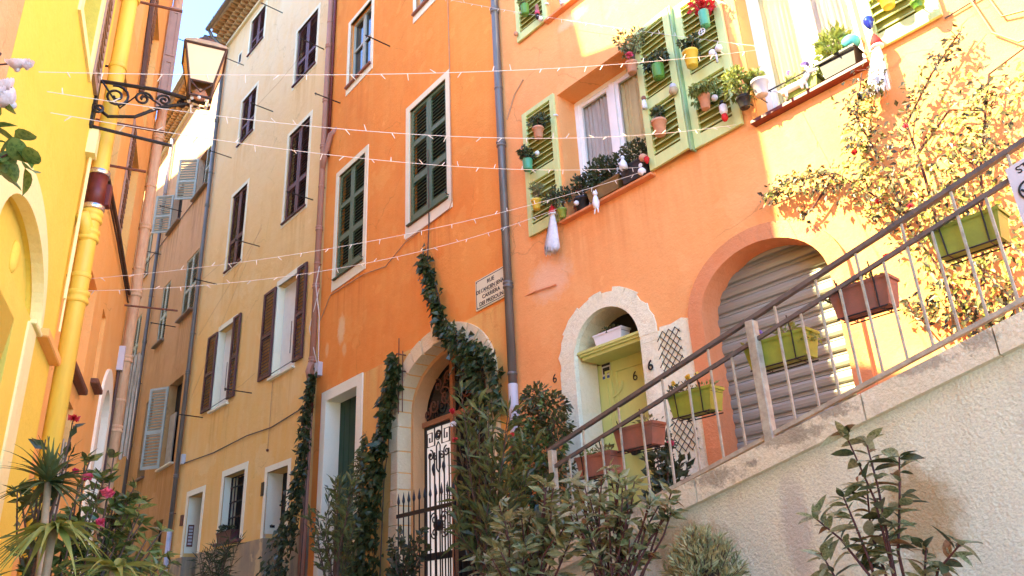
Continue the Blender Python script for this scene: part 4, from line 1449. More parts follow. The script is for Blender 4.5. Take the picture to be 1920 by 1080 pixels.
for z in (5.55, 5.28):
    b.tube([(-3.02, -.06, z - .05), (-2.85, -.10, z + .03), (-2.64, -.06, z - .05)], .012, n=5)
b.build('trellis_bars', 'rustiron', tr)
vine('ivy', 'dark ivy trailing down the orange wall over the right side of the gate arch', 'ivy', FO,
     [[(-2.0, -.03, 9.0), (-1.98, -.03, 7.6), (-2.02, -.04, 6.9), (-1.75, -.05, 6.35), (-1.6, -.06, 5.9), (-1.2, -.08, 5.4), (-.6, -.08, 4.7), (-.5, -.08, 3.0), (-.5, -.08, 1.8)]],
     [([(-2.02, -.05, 6.95), (-1.85, -.06, 6.5), (-1.66, -.06, 6.0), (-1.50, -.08, 5.62), (-1.15, -.10, 5.32), (-.80, -.1, 5.0), (-.62, -.1, 4.6), (-.55, -.1, 4.0)], [.10, .11, .11, .14, .20, .25, .22, .18], 950),
      ([(-.75, -.1, 5.05), (-.45, -.1, 4.9), (-.25, -.08, 4.62), (-.20, -.08, 4.1)], [.16, .14, .10, .07], 190),
      ([(-2.1, -.04, 7.15), (-2.06, -.04, 6.7)], [.10, .14], 22)],
     'ivy', .115, .085)
gp = gz(FO, -6.2, -.3)
vine('ivy', 'dark ivy wrapped round the clay drainpipe between the tan and orange houses', 'ivy', FO,
     [[(-6.0, -.15, gp - .05), (-5.9, -.16, 3.4), (-5.88, -.14, 5.9)]],
     [([(-6.5, -.35, 1.9), (-6.2, -.30, 2.7), (-6.0, -.26, 3.3), (-5.9, -.2, 4.0), (-5.86, -.18, 4.7), (-5.84, -.16, 5.4), (-5.76, -.14, 5.95)], [.55, .42, .28, .19, .18, .15, .09], 1150)],
     'darkleaf', .12, .085)
gb_ = gz(FO, -3.5, -.5)
vine('cypress_shrub', 'brownish feathery shrub behind the ivy column beside the green door', 'shrub', FO,
     [[(-3.75, -.25, gb_ - .05), (-3.7, -.25, 3.6), (-3.6, -.25, 4.2)]],
     [([(-3.75, -.25, 2.0), (-3.75, -.25, 3.0), (-3.68, -.22, 3.8), (-3.6, -.2, 4.35)], [.36, .30, .18, .06], 900)],
     'olean', .09, .03)
# climbing rose on the sunlit wall
VR = vine('climbing_rose', 'sprawling climbing rose with bronze leaves on the sunlit wall', 'climbing plant', FR,
          [[(5.65, -.08, 2.4), (5.5, -.10, 3.4), (5.35, -.1, 4.0), (5.12, -.1, 4.7), (4.7, -.1, 5.25), (4.3, -.1, 5.36), (3.92, -.1, 5.36)],
           [(5.2, -.09, 4.5), (5.12, -.10, 5.1), (5.0, -.1, 5.7), (5.15, -.12, 6.1)], [(5.4, -.08, 4.1), (5.42, -.1, 4.9), (5.4, -.12, 5.4), (5.7, -.12, 5.75), (6.0, -.1, 6.02)],
           [(5.6, -.08, 3.8), (5.85, -.1, 4.8), (6.1, -.12, 5.5), (6.4, -.1, 5.6)], [(5.42, -.1, 5.1), (5.75, -.12, 5.35), (6.0, -.12, 5.2)], [(4.7, -.1, 5.25), (4.4, -.1, 5.0), (4.3, -.1, 4.95)]],
          [([(5.4, -.12, 3.95), (5.15, -.12, 4.65), (4.85, -.12, 5.05), (4.55, -.12, 5.25), (4.2, -.1, 5.33), (3.95, -.1, 5.3)], [.24, .26, .22, .16, .14, .12], 430),
           ([(5.15, -.12, 4.6), (5.1, -.12, 5.15), (5.0, -.12, 5.55), (5.05, -.14, 5.85), (5.3, -.14, 6.0)], [.30, .24, .20, .18, .18], 340),
           ([(5.4, -.12, 4.5), (5.4, -.12, 5.1), (5.45, -.12, 5.45), (5.72, -.12, 5.75), (6.0, -.1, 5.98)], [.28, .27, .24, .16, .10], 300),
           ([(5.6, -.12, 3.9), (5.75, -.12, 4.6), (5.9, -.12, 4.9), (6.1, -.12, 5.5)], [.34, .34, .30, .18], 380),
           ([(5.0, -.1, 3.85), (5.3, -.1, 3.7), (5.6, -.1, 3.5), (5.9, -.1, 3.7)], [.14, .16, .18, .2], 300),
           ([(4.36, -.1, 5.1), (4.3, -.1, 4.95)], [.05, .06], 24)],
          'rosevine', .055, .030, 'redbark', .014)
b = MB()
for pth, rad, n in (([(5.4, -.13, 3.9), (5.5, -.13, 4.4), (5.7, -.13, 4.9), (6.0, -.13, 5.3)], [.32, .36, .36, .3], 560), ([(5.15, -.12, 4.7), (4.95, -.12, 5.1), (5.0, -.12, 5.5), (5.25, -.12, 5.9)], [.22, .18, .14, .12], 280), ([(5.6, -.13, 3.6), (6.0, -.13, 4.2), (6.4, -.13, 4.9), (6.6, -.13, 5.4)], [.28, .36, .36, .3], 460), ([(4.8, -.12, 5.15), (4.3, -.1, 5.35), (4.0, -.1, 5.3)], [.12, .10, .10], 130)):
    along(b, pth, n, rad, .05, .03)
b.build('young_foliage', 'rosegold', VR, False, 'stuff')
for i, (x, z) in enumerate(((5.05, 4.75), (5.72, 4.95), (5.28, 4.6), (5.0, 4.25), (5.42, 5.32), (5.6, 4.35), (4.95, 5.3))):
    flower(VR, (x, -.22, z), .035, 'petalpink' if i % 3 else 'petalred', 'bloom')
wt = thing('wooden_trellis', 'pale wooden lattice strips leaning on the wall under the climbing rose', 'trellis', FR)
for i, (x0, z0, x1, z1) in enumerate(((4.95, 3.95, 5.30, 3.15), (5.25, 4.05, 5.62, 3.2), (5.55, 4.1, 5.95, 3.25), (5.28, 3.2, 5.34, 3.8), (5.75, 3.2, 5.80, 4.0), (5.85, 4.1, 6.25, 3.3))):
    MB().tube([(x0, -.05 - .014 * (i % 2), z0), (x1, -.05 - .014 * (i % 2), z1)], .016, n=4, flat=.5).build('lattice_strip', 'cane', wt)
# trellis beside door 6
for nm, x0, x1, z0, z1, lab in (('lattice_trellis', 2.36, 2.67, 3.93, 4.38, 'black diamond trellis panel on the whitewash right of the lime door'), ('lattice_trellis', 2.42, 2.72, 3.05, 3.78, 'lower black diamond trellis panel half behind the potted shrub')):
    t = thing(nm, lab, 'trellis', FR, 'diamond trellis panels')
    b = MB()
    st = .085
    k = -10
    W_, H_ = x1 - x0, z1 - z0
    for sgn in (1, -1):
        off = -2.0
        while off < 2.0:
            pts = []
            for q in range(61):
                u = q / 60 * W_
                v = (u * 1.15 * sgn + off)
                if 0 <= v <= H_:
                    pts.append((x0 + u, -.02 - .004 * sgn, z0 + v))
            if len(pts) > 2:
                b.tube([pts[0], pts[-1]], .0045, n=4)
            off += st * 1.15
    b.build('lattice', 'ink', t)

# ------------------------------------------------------------------ potted plants
def pot_profile(r, h, rim=.018):
    return [(r * .70, 0), (r * .72, .002), (r * .95, h - rim * 1.6), (r * 1.06, h - rim * 1.5), (r * 1.08, h), (r * .98, h), (r * .94, h - .03)]


def potted(name, label, M, x, y, z, r, h, mat, plant, group='pots hung on the shutters', extra=None, rimless=False):
    t = thing(name, label, 'potted plant', M @ T(x, y, z), group)
    pr = pot_profile(r, h) if not rimless else [(r * .86, 0), (r * .88, .004), (r, h - .006), (r, h), (r * .94, h), (r * .92, h - .02)]
    MB().lathe(pr, 18).build('pot', mat, t, True)
    MB().lathe([(r * .9, h - .03), (r * .5, h - .015), (.002, h - .012)], 12).build('soil', 'soil', t)
    lm, n, L, W, sp, hh, up, dr = plant
    b = MB()
    st = MB()
    for k in range(7):
        a = RND.uniform(0, 6.28)
        q = Vector((math.cos(a) * sp * RND.uniform(.3, 1), math.sin(a) * sp * RND.uniform(.3, 1), h + hh * RND.uniform(.5, 1)))
        st.tube([(math.cos(a) * r * .3, math.sin(a) * r * .3, h - .02), (q.x * .6, q.y * .6, (q.z + h) / 2 + .01), tuple(q)], .005, .002, 5)
        cluster(b, q, (sp * .42, sp * .42, hh * .35), n // 7, L, W, up, 1, dr)
    st.build('stem', 'bark', t)
    b.build('foliage', lm, t, False, 'stuff')
    MB().tube([(0, r * 1.0, h * .8), (0, -y - .01, h * .8)], .005, n=5).build('hook', 'iron', t)
    if extra:
        extra(t, h)
    return t


PY = -.20
dk = ('darkleaf', 210, .062, .034, .11, .15, .5, .1)
potted('flower_pot', 'terracotta pot with dark plant, top of the left lime shutter', FR, .93, PY, 7.58, .075, .16, 'terracotta', dk)
potted('flower_pot', 'sea-green enamel pot with dark plant, middle of the left lime shutter', FR, .68, PY, 7.20, .070, .16, 'potgreen', ('darkleaf', 190, .058, .034, .10, .12, .4, .1), rimless=True)
potted('flower_pot', 'yellow pot with wispy olive plant, bottom of the left lime shutter', FR, .80, PY, 6.54, .065, .14, 'potyellow', ('olive', 170, .06, .012, .09, .2, 1.0, .1))
potted('flower_pot', 'terracotta pot with glossy plant on the inner right lime shutter', FR, 2.90, PY, 6.58, .085, .19, 'terracotta', ('darkleaf', 130, .05, .03, .07, .15, .6, .1))
potted('flower_pot', 'grass-green pot with dark trailing plant on the inner right lime shutter', FR, 2.99, PY, 7.32, .075, .18, 'potgrass', ('darkleaf', 240, .06, .03, .14, .11, .1, .3), rimless=True)
potted('flower_pot', 'small orange pot with big bushy plant and pink bloom at the shutter top edge', FR, 2.62, PY, 7.62, .075, .15, 'terracotta', ('olive', 520, .06, .03, .21, .40, .4, .2),
       extra=lambda t, h: flower(t, (.06, -.10, h + .02), .06, 'petalpink', 'bloom'))
potted('flower_pot', 'tall sea-green pot with dark red cyclamen on the outer lime shutter', FR, 3.70, PY, 7.60, .060, .20, 'potgreen', ('petalred', 190, .065, .045, .14, .15, .3, .2), rimless=True)
potted('flower_pot', 'yellow pot with dark plant on the outer right lime shutter', FR, 3.45, PY, 7.20, .085, .20, 'potyellow', ('darkleaf', 180, .058, .034, .10, .13, .4, .1))
potted('flower_pot', 'terracotta pot with trailing golden foliage on the outer right lime shutter', FR, 3.53, PY, 6.58, .065, .18, 'terracotta', ('brightleaf', 420, .045, .025, .19, .07, -.6, .4))
potted('flower_pot', 'bright green pot on the upper left lime shutter', FR, .83, PY, 9.78, .065, .17, 'potgrass', ('brightleaf', 120, .045, .025, .09, .10, .4, .1), rimless=True)
potted('flower_pot', 'yellow pot with green plant on the sunlit lime shutter at top right', FR, 5.55, PY, 6.55, .075, .14, 'potyellow', ('brightleaf', 150, .045, .025, .10, .06, .0, .3))
potted('flower_pot', 'small dark pot with succulent on the sunlit lime shutter at top right', FR, 5.78, PY, 6.37, .055, .08, 'potgrass', ('olive', 90, .04, .018, .06, .04, .3, .1))
potted('flower_pot', 'white flower pot with dark foliage between the upper shutter and sill', FR, 1.46, -.05, 9.60, .06, .12, 'porc', ('darkleaf', 120, .045, .025, .10, .12, .5, .1), 'pots on the sills')


def trough(name, label, M, x0, x1, y, z, d, h, mat, plants, group, bracket=False, cat='planter', flowers=()):
    """tapered window-box; x0..x1 at the rim"""
    t = thing(name, label, cat, M @ T((x0 + x1) / 2, y, z), group)
    w = (x1 - x0) / 2
    k = .86
    b = MB()
    lo_ = [(-w * k - 0, -d * k / 2, 0), (w * k, -d * k / 2, 0), (w * k, d * k / 2, 0), (-w * k, d * k / 2, 0)]
    hi_ = [(-w, -d / 2, h), (w, -d / 2, h), (w, d / 2, h), (-w, d / 2, h)]
    r2 = [(-w - .008, -d / 2 - .008, h - .018), (w + .008, -d / 2 - .008, h - .018), (w + .008, d / 2 + .008, h - .018), (-w - .008, d / 2 + .008, h - .018)]
    r3 = [(p[0], p[1], h + .004) for p in r2]
    b.face(lo_[::-1])
    for A, B in ((lo_, hi_), (r2, r3)):
        for i in range(4):
            j = (i + 1) % 4
            b.face([A[i], A[j], B[j], B[i]])
    for i in range(4):
        j = (i + 1) % 4
        b.face([r2[i], r2[j], hi_[j], hi_[i]])
    b.build('box', mat, t)
    MB().box(-w * .97, w * .97, -d * .46, d * .46, h - .04, h - .012).build('soil', 'soil', t)
    for lm, n, L, W, cx_, hh, rx, up in plants:
        fb = MB()
        cluster(fb, (cx_, 0, h + hh * .5), (rx, d * .6, hh * .6), n, L, W, up)
        fb.build('foliage', lm, t, False, 'stuff')
        sb = MB()
        for q in range(5):
            xx = cx_ + RND.uniform(-rx, rx) * .6
            sb.tube([(xx * .8, 0, h - .02), (xx, RND.uniform(-.03, .03), h + hh * .7)], .004, .002, 5)
        sb.build('stem', 'bark', t)
    for (fx, fy_, fz, r, m) in flowers:
        flower(t, (fx, fy_, h + fz), r, m, 'bloom', 6)
    if bracket:
        fm = MB()
        for xx in (-w * .6, w * .6):
            fm.tube([(xx, -d / 2 - .012, h + .04), (xx, -d / 2 - .012, h), (xx * .95, -d * k / 2 - .012, -.012), (xx * .95, d * k / 2 + .012, -.012), (xx, d / 2 + .012, h)], .005, n=5)
        for yy in (-d * k / 2 - .014, d * k / 2 + .014):
            fm.tube([(-w * .85, yy, -.012), (w * .85, yy, -.012)], .005, n=5)
        fm.tube([(-w * .85, 0, -.014), (w * .85, 0, -.014)], .005, n=5)
        fm.build('basket', 'iron', t)
        hk = MB()
        for xx in (-w * .6, w * .6):
            hk.tube([(xx, -d / 2 - .012, h - .01), (xx, -d / 2 - .04, h + .08 + xx * .2)], .005, n=5)
        hk.build('hook', 'iron', t, False, 'stuff')
    return t


by = .27
RG = 'planter boxes hung along the stair railing'
hz = lambda x: rz(x) - .165 - .205
trough('planter_box', 'lowest brown terracotta planter box on the railing next to the end post', FS, 2.72, 3.12, by, hz(2.85) - .03, .17, .17, 'terradark', [('brightleaf', 50, .05, .025, -.1, .05, .08, .2), ('olive', 60, .05, .02, .08, .06, .1, .4)], RG, True)
trough('planter_box', 'second terracotta planter box up the railing in front of the lime door', FS, 3.17, 3.58, by, hz(3.32), .17, .17, 'terradark', [('olive', 40, .05, .02, .1, .05, .12, .4)], RG, True)
trough('planter_box', 'olive-green planter box with yellow pansies in front of the lower trellis', FS, 3.75, 4.15, by, hz(3.9), .17, .17, 'limepot', [('darkleaf', 60, .04, .02, -.12, .06, .1, .4), ('brightleaf', 40, .04, .02, .1, .03, .12, .2)], RG, True,
       flowers=[(-.02, -.02, .11, .045, 'petalyellow'), (-.15, -.05, .10, .035, 'petalyellow'), (.06, 0, .12, .04, 'petalyellow')])
trough('planter_box', 'lime planter box with violet pansy in front of the roller shutter', FS, 4.47, 4.97, by, hz(4.65), .17, .18, 'limepot', [('brightleaf', 90, .045, .025, .05, .08, .09, .4), ('brightleaf', 50, .04, .02, .2, -.1, .1, -.5), ('brightleaf', 30, .04, .02, -.2, .02, .06, .3)], RG, True,
       flowers=[(-.12, -.05, .07, .035, 'petalviolet'), (-.14, -.05, .11, .03, 'petalviolet')])
trough('planter_box', 'dark brown planter box on the railing right of the garage', FS, 5.17, 5.57, by, hz(5.32), .17, .19, 'terradark', [('olive', 40, .04, .02, -.2, -.05, .05, -.4), ('brightleaf', 40, .04, .02, .05, .03, .12, .3)], RG, True)
trough('planter_box', 'uppermost olive-green planter box on the railing below the climbing rose', FS, 5.86, 6.27, by, hz(6.02), .17, .18, 'limepot', [('brightleaf', 60, .045, .02, -.08, .03, .12, .2)], RG, True)
trough('flower_trough', 'white flower box standing on the lime door canopy', FR, 1.33, 1.78, .17, 4.502, .16, .16, 'porc', [('darkleaf', 60, .05, .025, 0, .05, .15, .4)], 'pots over the doors')
# sill of the coral window
SGp = 'pots on the sills'
trough('flower_trough', 'brown trough of dark shrubs in the middle of the coral window sill', FR, 1.62, 2.16, -.02, 6.282, .20, .17, 'potbrown', [('darkleaf', 700, .055, .038, -.12, .40, .24, .5), ('darkleaf', 420, .05, .032, .2, .32, .22, .5)], SGp)
trough('flower_trough', 'black trough of leafy plants at the right end of the coral window sill', FR, 2.19, 2.56, -.02, 6.282, .20, .22, 'potdark', [('darkleaf', 460, .05, .032, .0, .32, .22, .5)], SGp)
potted('flower_pot', 'black pot with leafy plant near the left end of the coral window sill', FR, 1.46, -.03, 6.282, .10, .17, 'potdark', ('darkleaf', 330, .05, .028, .14, .26, .5, .1), SGp)
potted('flower_pot', 'tiny yellow-green pot with dark shrub at the left end of the coral sill', FR, 1.16, -.10, 6.285, .06, .13, 'limepot', ('darkleaf', 380, .05, .025, .16, .28, .5, .1), SGp)
potted('flower_pot', 'slim dark pot with pink bloom against the coral window jamb', FR, 1.29, .08, 6.282, .06, .18, 'terradark', ('darkleaf', 120, .04, .02, .09, .26, .5, .1), SGp, extra=lambda t, h: flower(t, (.05, -.05, h + .22), .05, 'petalpink', 'bloom'))
# sunlit sill
potted('flower_pot', 'ribbed grey-white pot hanging at the left end of the sunlit sill', FR, 4.20, -.22, 6.36, .085, .17, 'potgrey', ('brightleaf', 120, .045, .025, .09, .14, .5, .1), SGp)
potted('flower_pot', 'dark pot with bright trailing bush left of the sunlit sill', FR, 3.98, -.2, 6.34, .07, .13, 'potdark', ('brightleaf', 560, .055, .034, .20, .24, .1, .2), SGp)
trough('flower_trough', 'pale trough of violet flowers in the middle of the sunlit sill', FR, 4.35, 4.74, -.03, 6.242, .17, .12, 'limepot', [('brightleaf', 120, .045, .03, -.1, .12, .1, .3), ('brightleaf', 160, .045, .03, .12, .12, .1, .1)], SGp,
       flowers=[(-.08, -.08, .16, .035, 'petalviolet'), (.12, -.09, .14, .045, 'petalviolet'), (.08, -.06, .18, .035, 'petalviolet')])
trough('flower_trough', 'dark grey trough with tall leafy plant at the right end of the sunlit sill', FR, 4.78, 5.14, -.03, 6.242, .18, .20, 'potdark', [('brightleaf', 340, .08, .038, -.04, .34, .17, .7)], SGp)
o = MB().ball((0, 0, 0), .09, 14, .8).build('turquoise_bundle', 'turq', None, True)
o.matrix_world = FR @ T(5.10, -.05, 6.52)
tag(o, 'turquoise cloth bundle on the sunlit trough at top right', 'cloth')
sr = thing('sill_rail', 'thin dark rail in front of the flowers on the sunlit sill', 'rail', FR)
MB().tube([(4.1, -.13, 6.44), (5.15, -.13, 6.40)], .008, n=6).build('bar', 'iron', sr)
for x in (4.12, 5.13):
    MB().tube([(x, -.13, 6.42), (x, .02, 6.42)], .006, n=5).build('bracket', 'iron', sr)
trough('window_planter', 'small dark planter on the barred window sill of the tan house', FT, -4.15, -3.3, -.02, 3.322, .16, .20, 'maroon', [('darkleaf', 150, .07, .04, -.1, .12, .4, .4)], SGp)

# ------------------------------------------------------------------ ornaments
def broom(label, x, z, y=-.13, L=.62, lean=-.06):
    t = thing('broom_figure', label, 'ornament', FR @ T(x, y, z), 'straw broom figures')
    b = MB()
    for i in range(520):
        a = RND.uniform(0, 6.28)
        q = RND.random() ** .5
        r1 = .125 * q
        e = L * RND.uniform(.86, 1.04)
        p0 = Vector((math.cos(a) * .022 * q, math.sin(a) * .022 * q, -.06))
        p1 = Vector((math.cos(a) * r1 * .62 + lean * .4, math.sin(a) * r1 * .4, -L * .5))
        p2 = Vector((math.cos(a) * r1 + lean + RND.uniform(-.015, .015), math.sin(a) * r1 * .6, -e))
        w = Vector((-math.sin(a), math.cos(a), 0)) * .006
        b.face([p0 - w * .5, p0 + w * .5, p1 + w, p1 - w])
        b.face([p1 - w, p1 + w, p2 + w * .6, p2 - w * .6])
    b.build('bristles', 'straw', t, False, 'stuff')
    MB().lathe([(.055, -.10), (.050, -.05), (.02, .02), (.002, .05)], 12).build('cap', 'red', t, True)
    MB().lathe([(.056, -.12), (.06, -.11), (.056, -.10)], 12).build('cap_band', 'straw', t, True)
    MB().tube([(0, 0, .04), (.0, .12, .10)], .004, n=4).build('hanger', 'wire', t)
    return t


broom('white straw broom figure with red cap hanging under the left lime shutter', 1.02, 6.50)
broom('sunlit white straw broom figure with red cap right of the sunlit sill', 5.34, 6.38, L=.58, lean=-.10)


def ornament(name, label, x, z, parts, y=-.14):
    t = thing(name, label, 'ornament', FR @ T(x, y, z), 'hanging ornaments')
    for nm, m, f in parts:
        b = MB()
        f(b)
        b.build(nm, m, t, True)
    MB().tube([(0, 0, .02), (0, -y - .03, .05)], .003, n=4).build('hanger', 'iron', t)
    return t


ornament('white_ball', 'small white bauble below the coral window sill', 1.46, 6.36, [('ball', 'porc', lambda b: b.ball((0, 0, 0), .033, 12))])
ornament('cat_figurine', 'white cat figurine hanging below the coral window sill', 1.80, 6.26, [
    ('body', 'porc', lambda b: (b.lathe([(.005, -.14), (.035, -.12), (.045, -.05), (.03, .02), (.02, .04)], 10), b.ball((0, 0, .075), .034, 10),
                                b.lathe([(.012, 0), (.001, .03)], 6, (-.018, 0, .10)), b.lathe([(.012, 0), (.001, .03)], 6, (.018, 0, .10)),
                                b.tube([(-.02, 0, -.12), (-.03, -.01, -.20)], .010, n=6), b.tube([(.02, 0, -.12), (.03, -.01, -.20)], .010, n=6)))], -.16)
ornament('ghost_figurine', 'white angel figurine against the black trough on the coral sill', 2.30, 6.56, [
    ('body', 'porc', lambda b: (b.lathe([(.055, -.12), (.045, -.05), (.015, .01)], 9), b.ball((0, 0, .03), .026, 10)))], -.18)
ornament('gourd_figurine', 'small beige snowman figurine at the right corner of the coral sill', 2.50, 6.36, [
    ('body', 'straw', lambda b: (b.ball((0, 0, -.03), .05, 12), b.ball((0, 0, .05), .033, 12)))], -.10)
ornament('owl_ball', 'grey owl bauble hung on the inner right lime shutter', 3.12, 7.12, [('body', 'cane', lambda b: b.ball((0, 0, -.03), .055, 12)), ('head', 'potgrey', lambda b: b.ball((0, 0, .03), .042, 12))])
ornament('tassel_doll', 'white tassel doll with dark head on the inner right lime shutter', 2.69, 7.22, [('head', 'terradark', lambda b: b.ball((0, 0, .02), .03, 10)), ('tassel', 'straw', lambda b: b.lathe([(.035, -.13), (.03, -.06), (.012, .0)], 9))])
ornament('pompom_pair', 'pair of white pompoms on the outer right lime shutter', 3.73, 7.26, [('pompom', 'straw', lambda b: (b.ball((-.04, 0, 0), .045, 10), b.ball((.045, 0, .015), .042, 10))), ('tassel', 'potgrey', lambda b: b.lathe([(.014, -.15), (.012, -.04), (.004, 0)], 8))])
ornament('gnome_doll', 'red and white gnome doll on the outer right lime shutter', 3.70, 6.50, [('body', 'porc', lambda b: b.lathe([(.03, -.06), (.045, -.02), (.042, .05), (.02, .07)], 10)), ('hat', 'ink', lambda b: b.lathe([(.035, .07), (.03, .10), (.01, .12)], 10)), ('legs', 'red', lambda b: b.lathe([(.02, -.14), (.036, -.11), (.03, -.06)], 10))])
ornament('white_ball', 'white bauble beside the golden trailing pot on the outer lime shutter', 3.62, 6.70, [('ball', 'porc', lambda b: b.ball((0, 0, 0), .038, 12))])
ornament('red_heart', 'small red filigree heart with beige bauble at the foot of the inner right shutter', 2.62, 6.42, [('bauble', 'terracotta', lambda b: b.ball((-.05, 0, .05), .05, 12)), ('heart', 'red', lambda b: b.lathe([(.004, -.06), (.03, -.02), (.032, .02), (.01, .045)], 10))])
ornament('white_rosette', 'white openwork rosette hanging beside the red cyclamen pot', 3.64, 7.56, [('rosette', 'porc', lambda b: (b.tube([(.04 * math.cos(i * .524), 0, .04 * math.sin(i * .524)) for i in range(13)], .006, n=5), b.tube([(-.035, 0, 0), (.035, 0, 0)], .005, n=5), b.tube([(0, 0, -.035), (0, 0, .035)], .005, n=5)))], -.20)
ornament('blue_drop', 'cobalt blue glass drop on the sunlit lime shutter', 5.33, 6.56, [('drop', 'blueglass', lambda b: b.lathe([(.002, -.09), (.03, -.05), (.05, 0), (.045, .04), (.02, .065), (.004, .07)], 12))])
ornament('nutcracker_doll', 'dark red soldier doll on the upper left lime shutter', 1.02, 9.74, [('body', 'terradark', lambda b: b.lathe([(.02, -.05), (.035, 0), (.03, .09), (.015, .13)], 9)), ('apron', 'petalpink', lambda b: b.lathe([(.036, -.06), (.04, -.03), (.036, 0)], 9)), ('legs', 'ink', lambda b: b.lathe([(.02, -.14), (.03, -.10), (.028, -.06)], 9))])
ornament('white_ball', 'white bauble with dark centre on the upper left lime shutter', 1.03, 9.62, [('ball', 'porc', lambda b: b.ball((0, 0, 0), .04, 12))], -.10)
ornament('small_bauble', 'small brown bauble on the left edge of the upper left shutter', .50, 9.70, [('ball', 'terracotta', lambda b: b.ball((0, 0, 0), .038, 12))], -.10)
ornament('white_ball', 'white bauble beside the middle green pot on the left lime shutter', .82, 7.42, [('ball', 'porc', lambda b: b.ball((0, 0, 0), .034, 12))])
DG = thing('dog_figurine', 'white dachshund figurine standing on the edge of the sunlit sill', 'ornament', FR @ T(4.50, -.13, 6.245))
b = MB()
b.tube([(-.13, 0, .075), (-.05, 0, .085), (.06, 0, .08), (.13, 0, .09)], .042, .034, 10)
b.tube([(.12, 0, .09), (.17, 0, .15)], .028, .026, 8)
b.tube([(.16, 0, .16), (.25, 0, .14)], .032, .016, 8)
b.tube([(-.13, 0, .09), (-.22, 0, .16)], .014, .005, 6)
for x in (-.11, -.08, .09, .12):
    b.tube([(x, .02 if x in (-.11, .12) else -.02, .07), (x, .02 if x in (-.11, .12) else -.02, 0)], .014, .012, 6)
b.build('body', 'porc', DG, True)
b = MB()
b.leaf((.165, -.03, .175), Vector((-.3, -.3, -1)).normalized(), Vector((0, -1, 0)), .06, .035)
b.leaf((.165, .03, .175), Vector((-.3, .3, -1)).normalized(), Vector((0, 1, 0)), .06, .035)
b.build('ear', 'ink', DG)

# ------------------------------------------------------------------ dog notice on the railing
DN = thing('notice_board', 'white notice with a dog pictogram and STOP on the railing at right edge', 'sign', FS)
xb, zb = 6.50, 3.62
sh = Matrix.Translation((0, 0, 0))
MB().prism([(6.385, 3.42), (6.70, 3.50), (6.70, 3.90), (6.385, 3.82)], ry - .040, ry - .030).build('board', 'board', DN)
ringp = [(6.475 + .058 * math.cos(i * math.pi / 12), ry - .043, 3.655 + .058 * math.sin(i * math.pi / 12)) for i in range(25)]
MB().tube(ringp, .006, n=5).build('pictogram_ring', 'ink', DN)
b = MB()
for pts in ([(6.445, 3.65), (6.475, 3.672), (6.505, 3.668)], [(6.45, 3.65), (6.445, 3.618)], [(6.468, 3.655), (6.475, 3.62)], [(6.445, 3.65), (6.43, 3.668)], [(6.505, 3.668), (6.515, 3.655)]):
    b.tube([(x, ry - .042, z) for x, z in pts], .007, n=5)
b.build('pictogram_dog', 'ink', DN)
MB().tube([(6.434, ry - .043, 3.614), (6.516, ry - .043, 3.696)], .005, n=5).build('pictogram_bar', 'terradark', DN)
text('STOP', .062, 'ink', DN, T(6.44, ry - .0405, 3.765) @ Matrix.Rotation(R_(-14), 4, 'Y'), bold=.001, align='LEFT')
for x in (6.40, 6.68):
    MB().tube([(x, ry - .03, rz(x) - .19), (x, ry - .03, rz(x) - .14)], .004, n=4).build('tie', 'wire', DN)

# ------------------------------------------------------------------ string lights
def string_light(label, A, B, sag, n=60, step=.24):
    t = thing('string_light', label, 'string light', None, 'fairy light strings across the alley')
    A, B = Vector(A), Vector(B)
    P = lambda k: A.lerp(B, k) - Vector((0, 0, sag * 4 * k * (1 - k)))
    MB().tube([P(i / n) for i in range(n + 1)], .0023, n=5).build('wire', 'wire', t)
    b = MB()
    L = (B - A).length
    m = int(L / step)
    for i in range(m):
        p = P((i + .5 + RND.uniform(-.3, .3)) / m)
        a = RND.uniform(-1.0, 1.0)
        s = -1 if RND.random() < .7 else 1
        d = Vector((math.sin(a), RND.uniform(-.4, .4), s * math.cos(a))).normalized()
        b.tube([p, p + d * .025, p + d * .05], .0048, .003, 5)
    b.build('bulbs', 'wire', t, False, 'stuff')


wp = lambda M, x, y, z: tuple(M @ Vector((x, y, z)))
string_light('highest fairy light string running to the top of the right lime shutter', wp(FT, -1.5, -.6, 17.4), wp(FR, 4.25, -.1, 7.0), .25)
string_light('fairy light string level with the lantern panes', wp(FL, -2.2, -.03, 4.48), wp(FR, 4.25, -.1, 6.97), .13)
string_light('fairy light string passing just under the lantern bracket', wp(FL, -1.93, -.03, 4.54), wp(FR, 3.79, -.1, 6.28), .24)
string_light('fairy light string across the middle of the maroon and green shutters', wp(FL, -1.74, -.03, 4.52), wp(FR, 2.48, -.12, 6.39), .17)
string_light('upper of the two lowest fairy light strings, rising to the coral sill', wp(FL2, 1.4, -.03, 4.72), wp(FR, 2.47, -.12, 6.32), .20)
string_light('lowest fairy light string, ending at the left lime shutter', wp(FL2, 1.45, -.03, 4.62), wp(FR, 1.13, -.12, 6.44), .27)
# cable swags on the orange wall
sw = thing('wall_cable', 'thin cable stapled diagonally under the green-shuttered windows of the orange house', 'cable', FO)
MB().tube([(-5.95, -.015, 7.15), (-5.55, -.015, 7.55), (-4.2, -.02, 7.5), (-3.4, -.02, 7.35), (-2.75, -.02, 7.55), (-1.4, -.02, 7.6), (-1.33, -.02, 7.7), (-1.32, -.02, 10.4), (-1.34, -.02, 13)], .009, n=5).build('cable', 'cable2', sw)

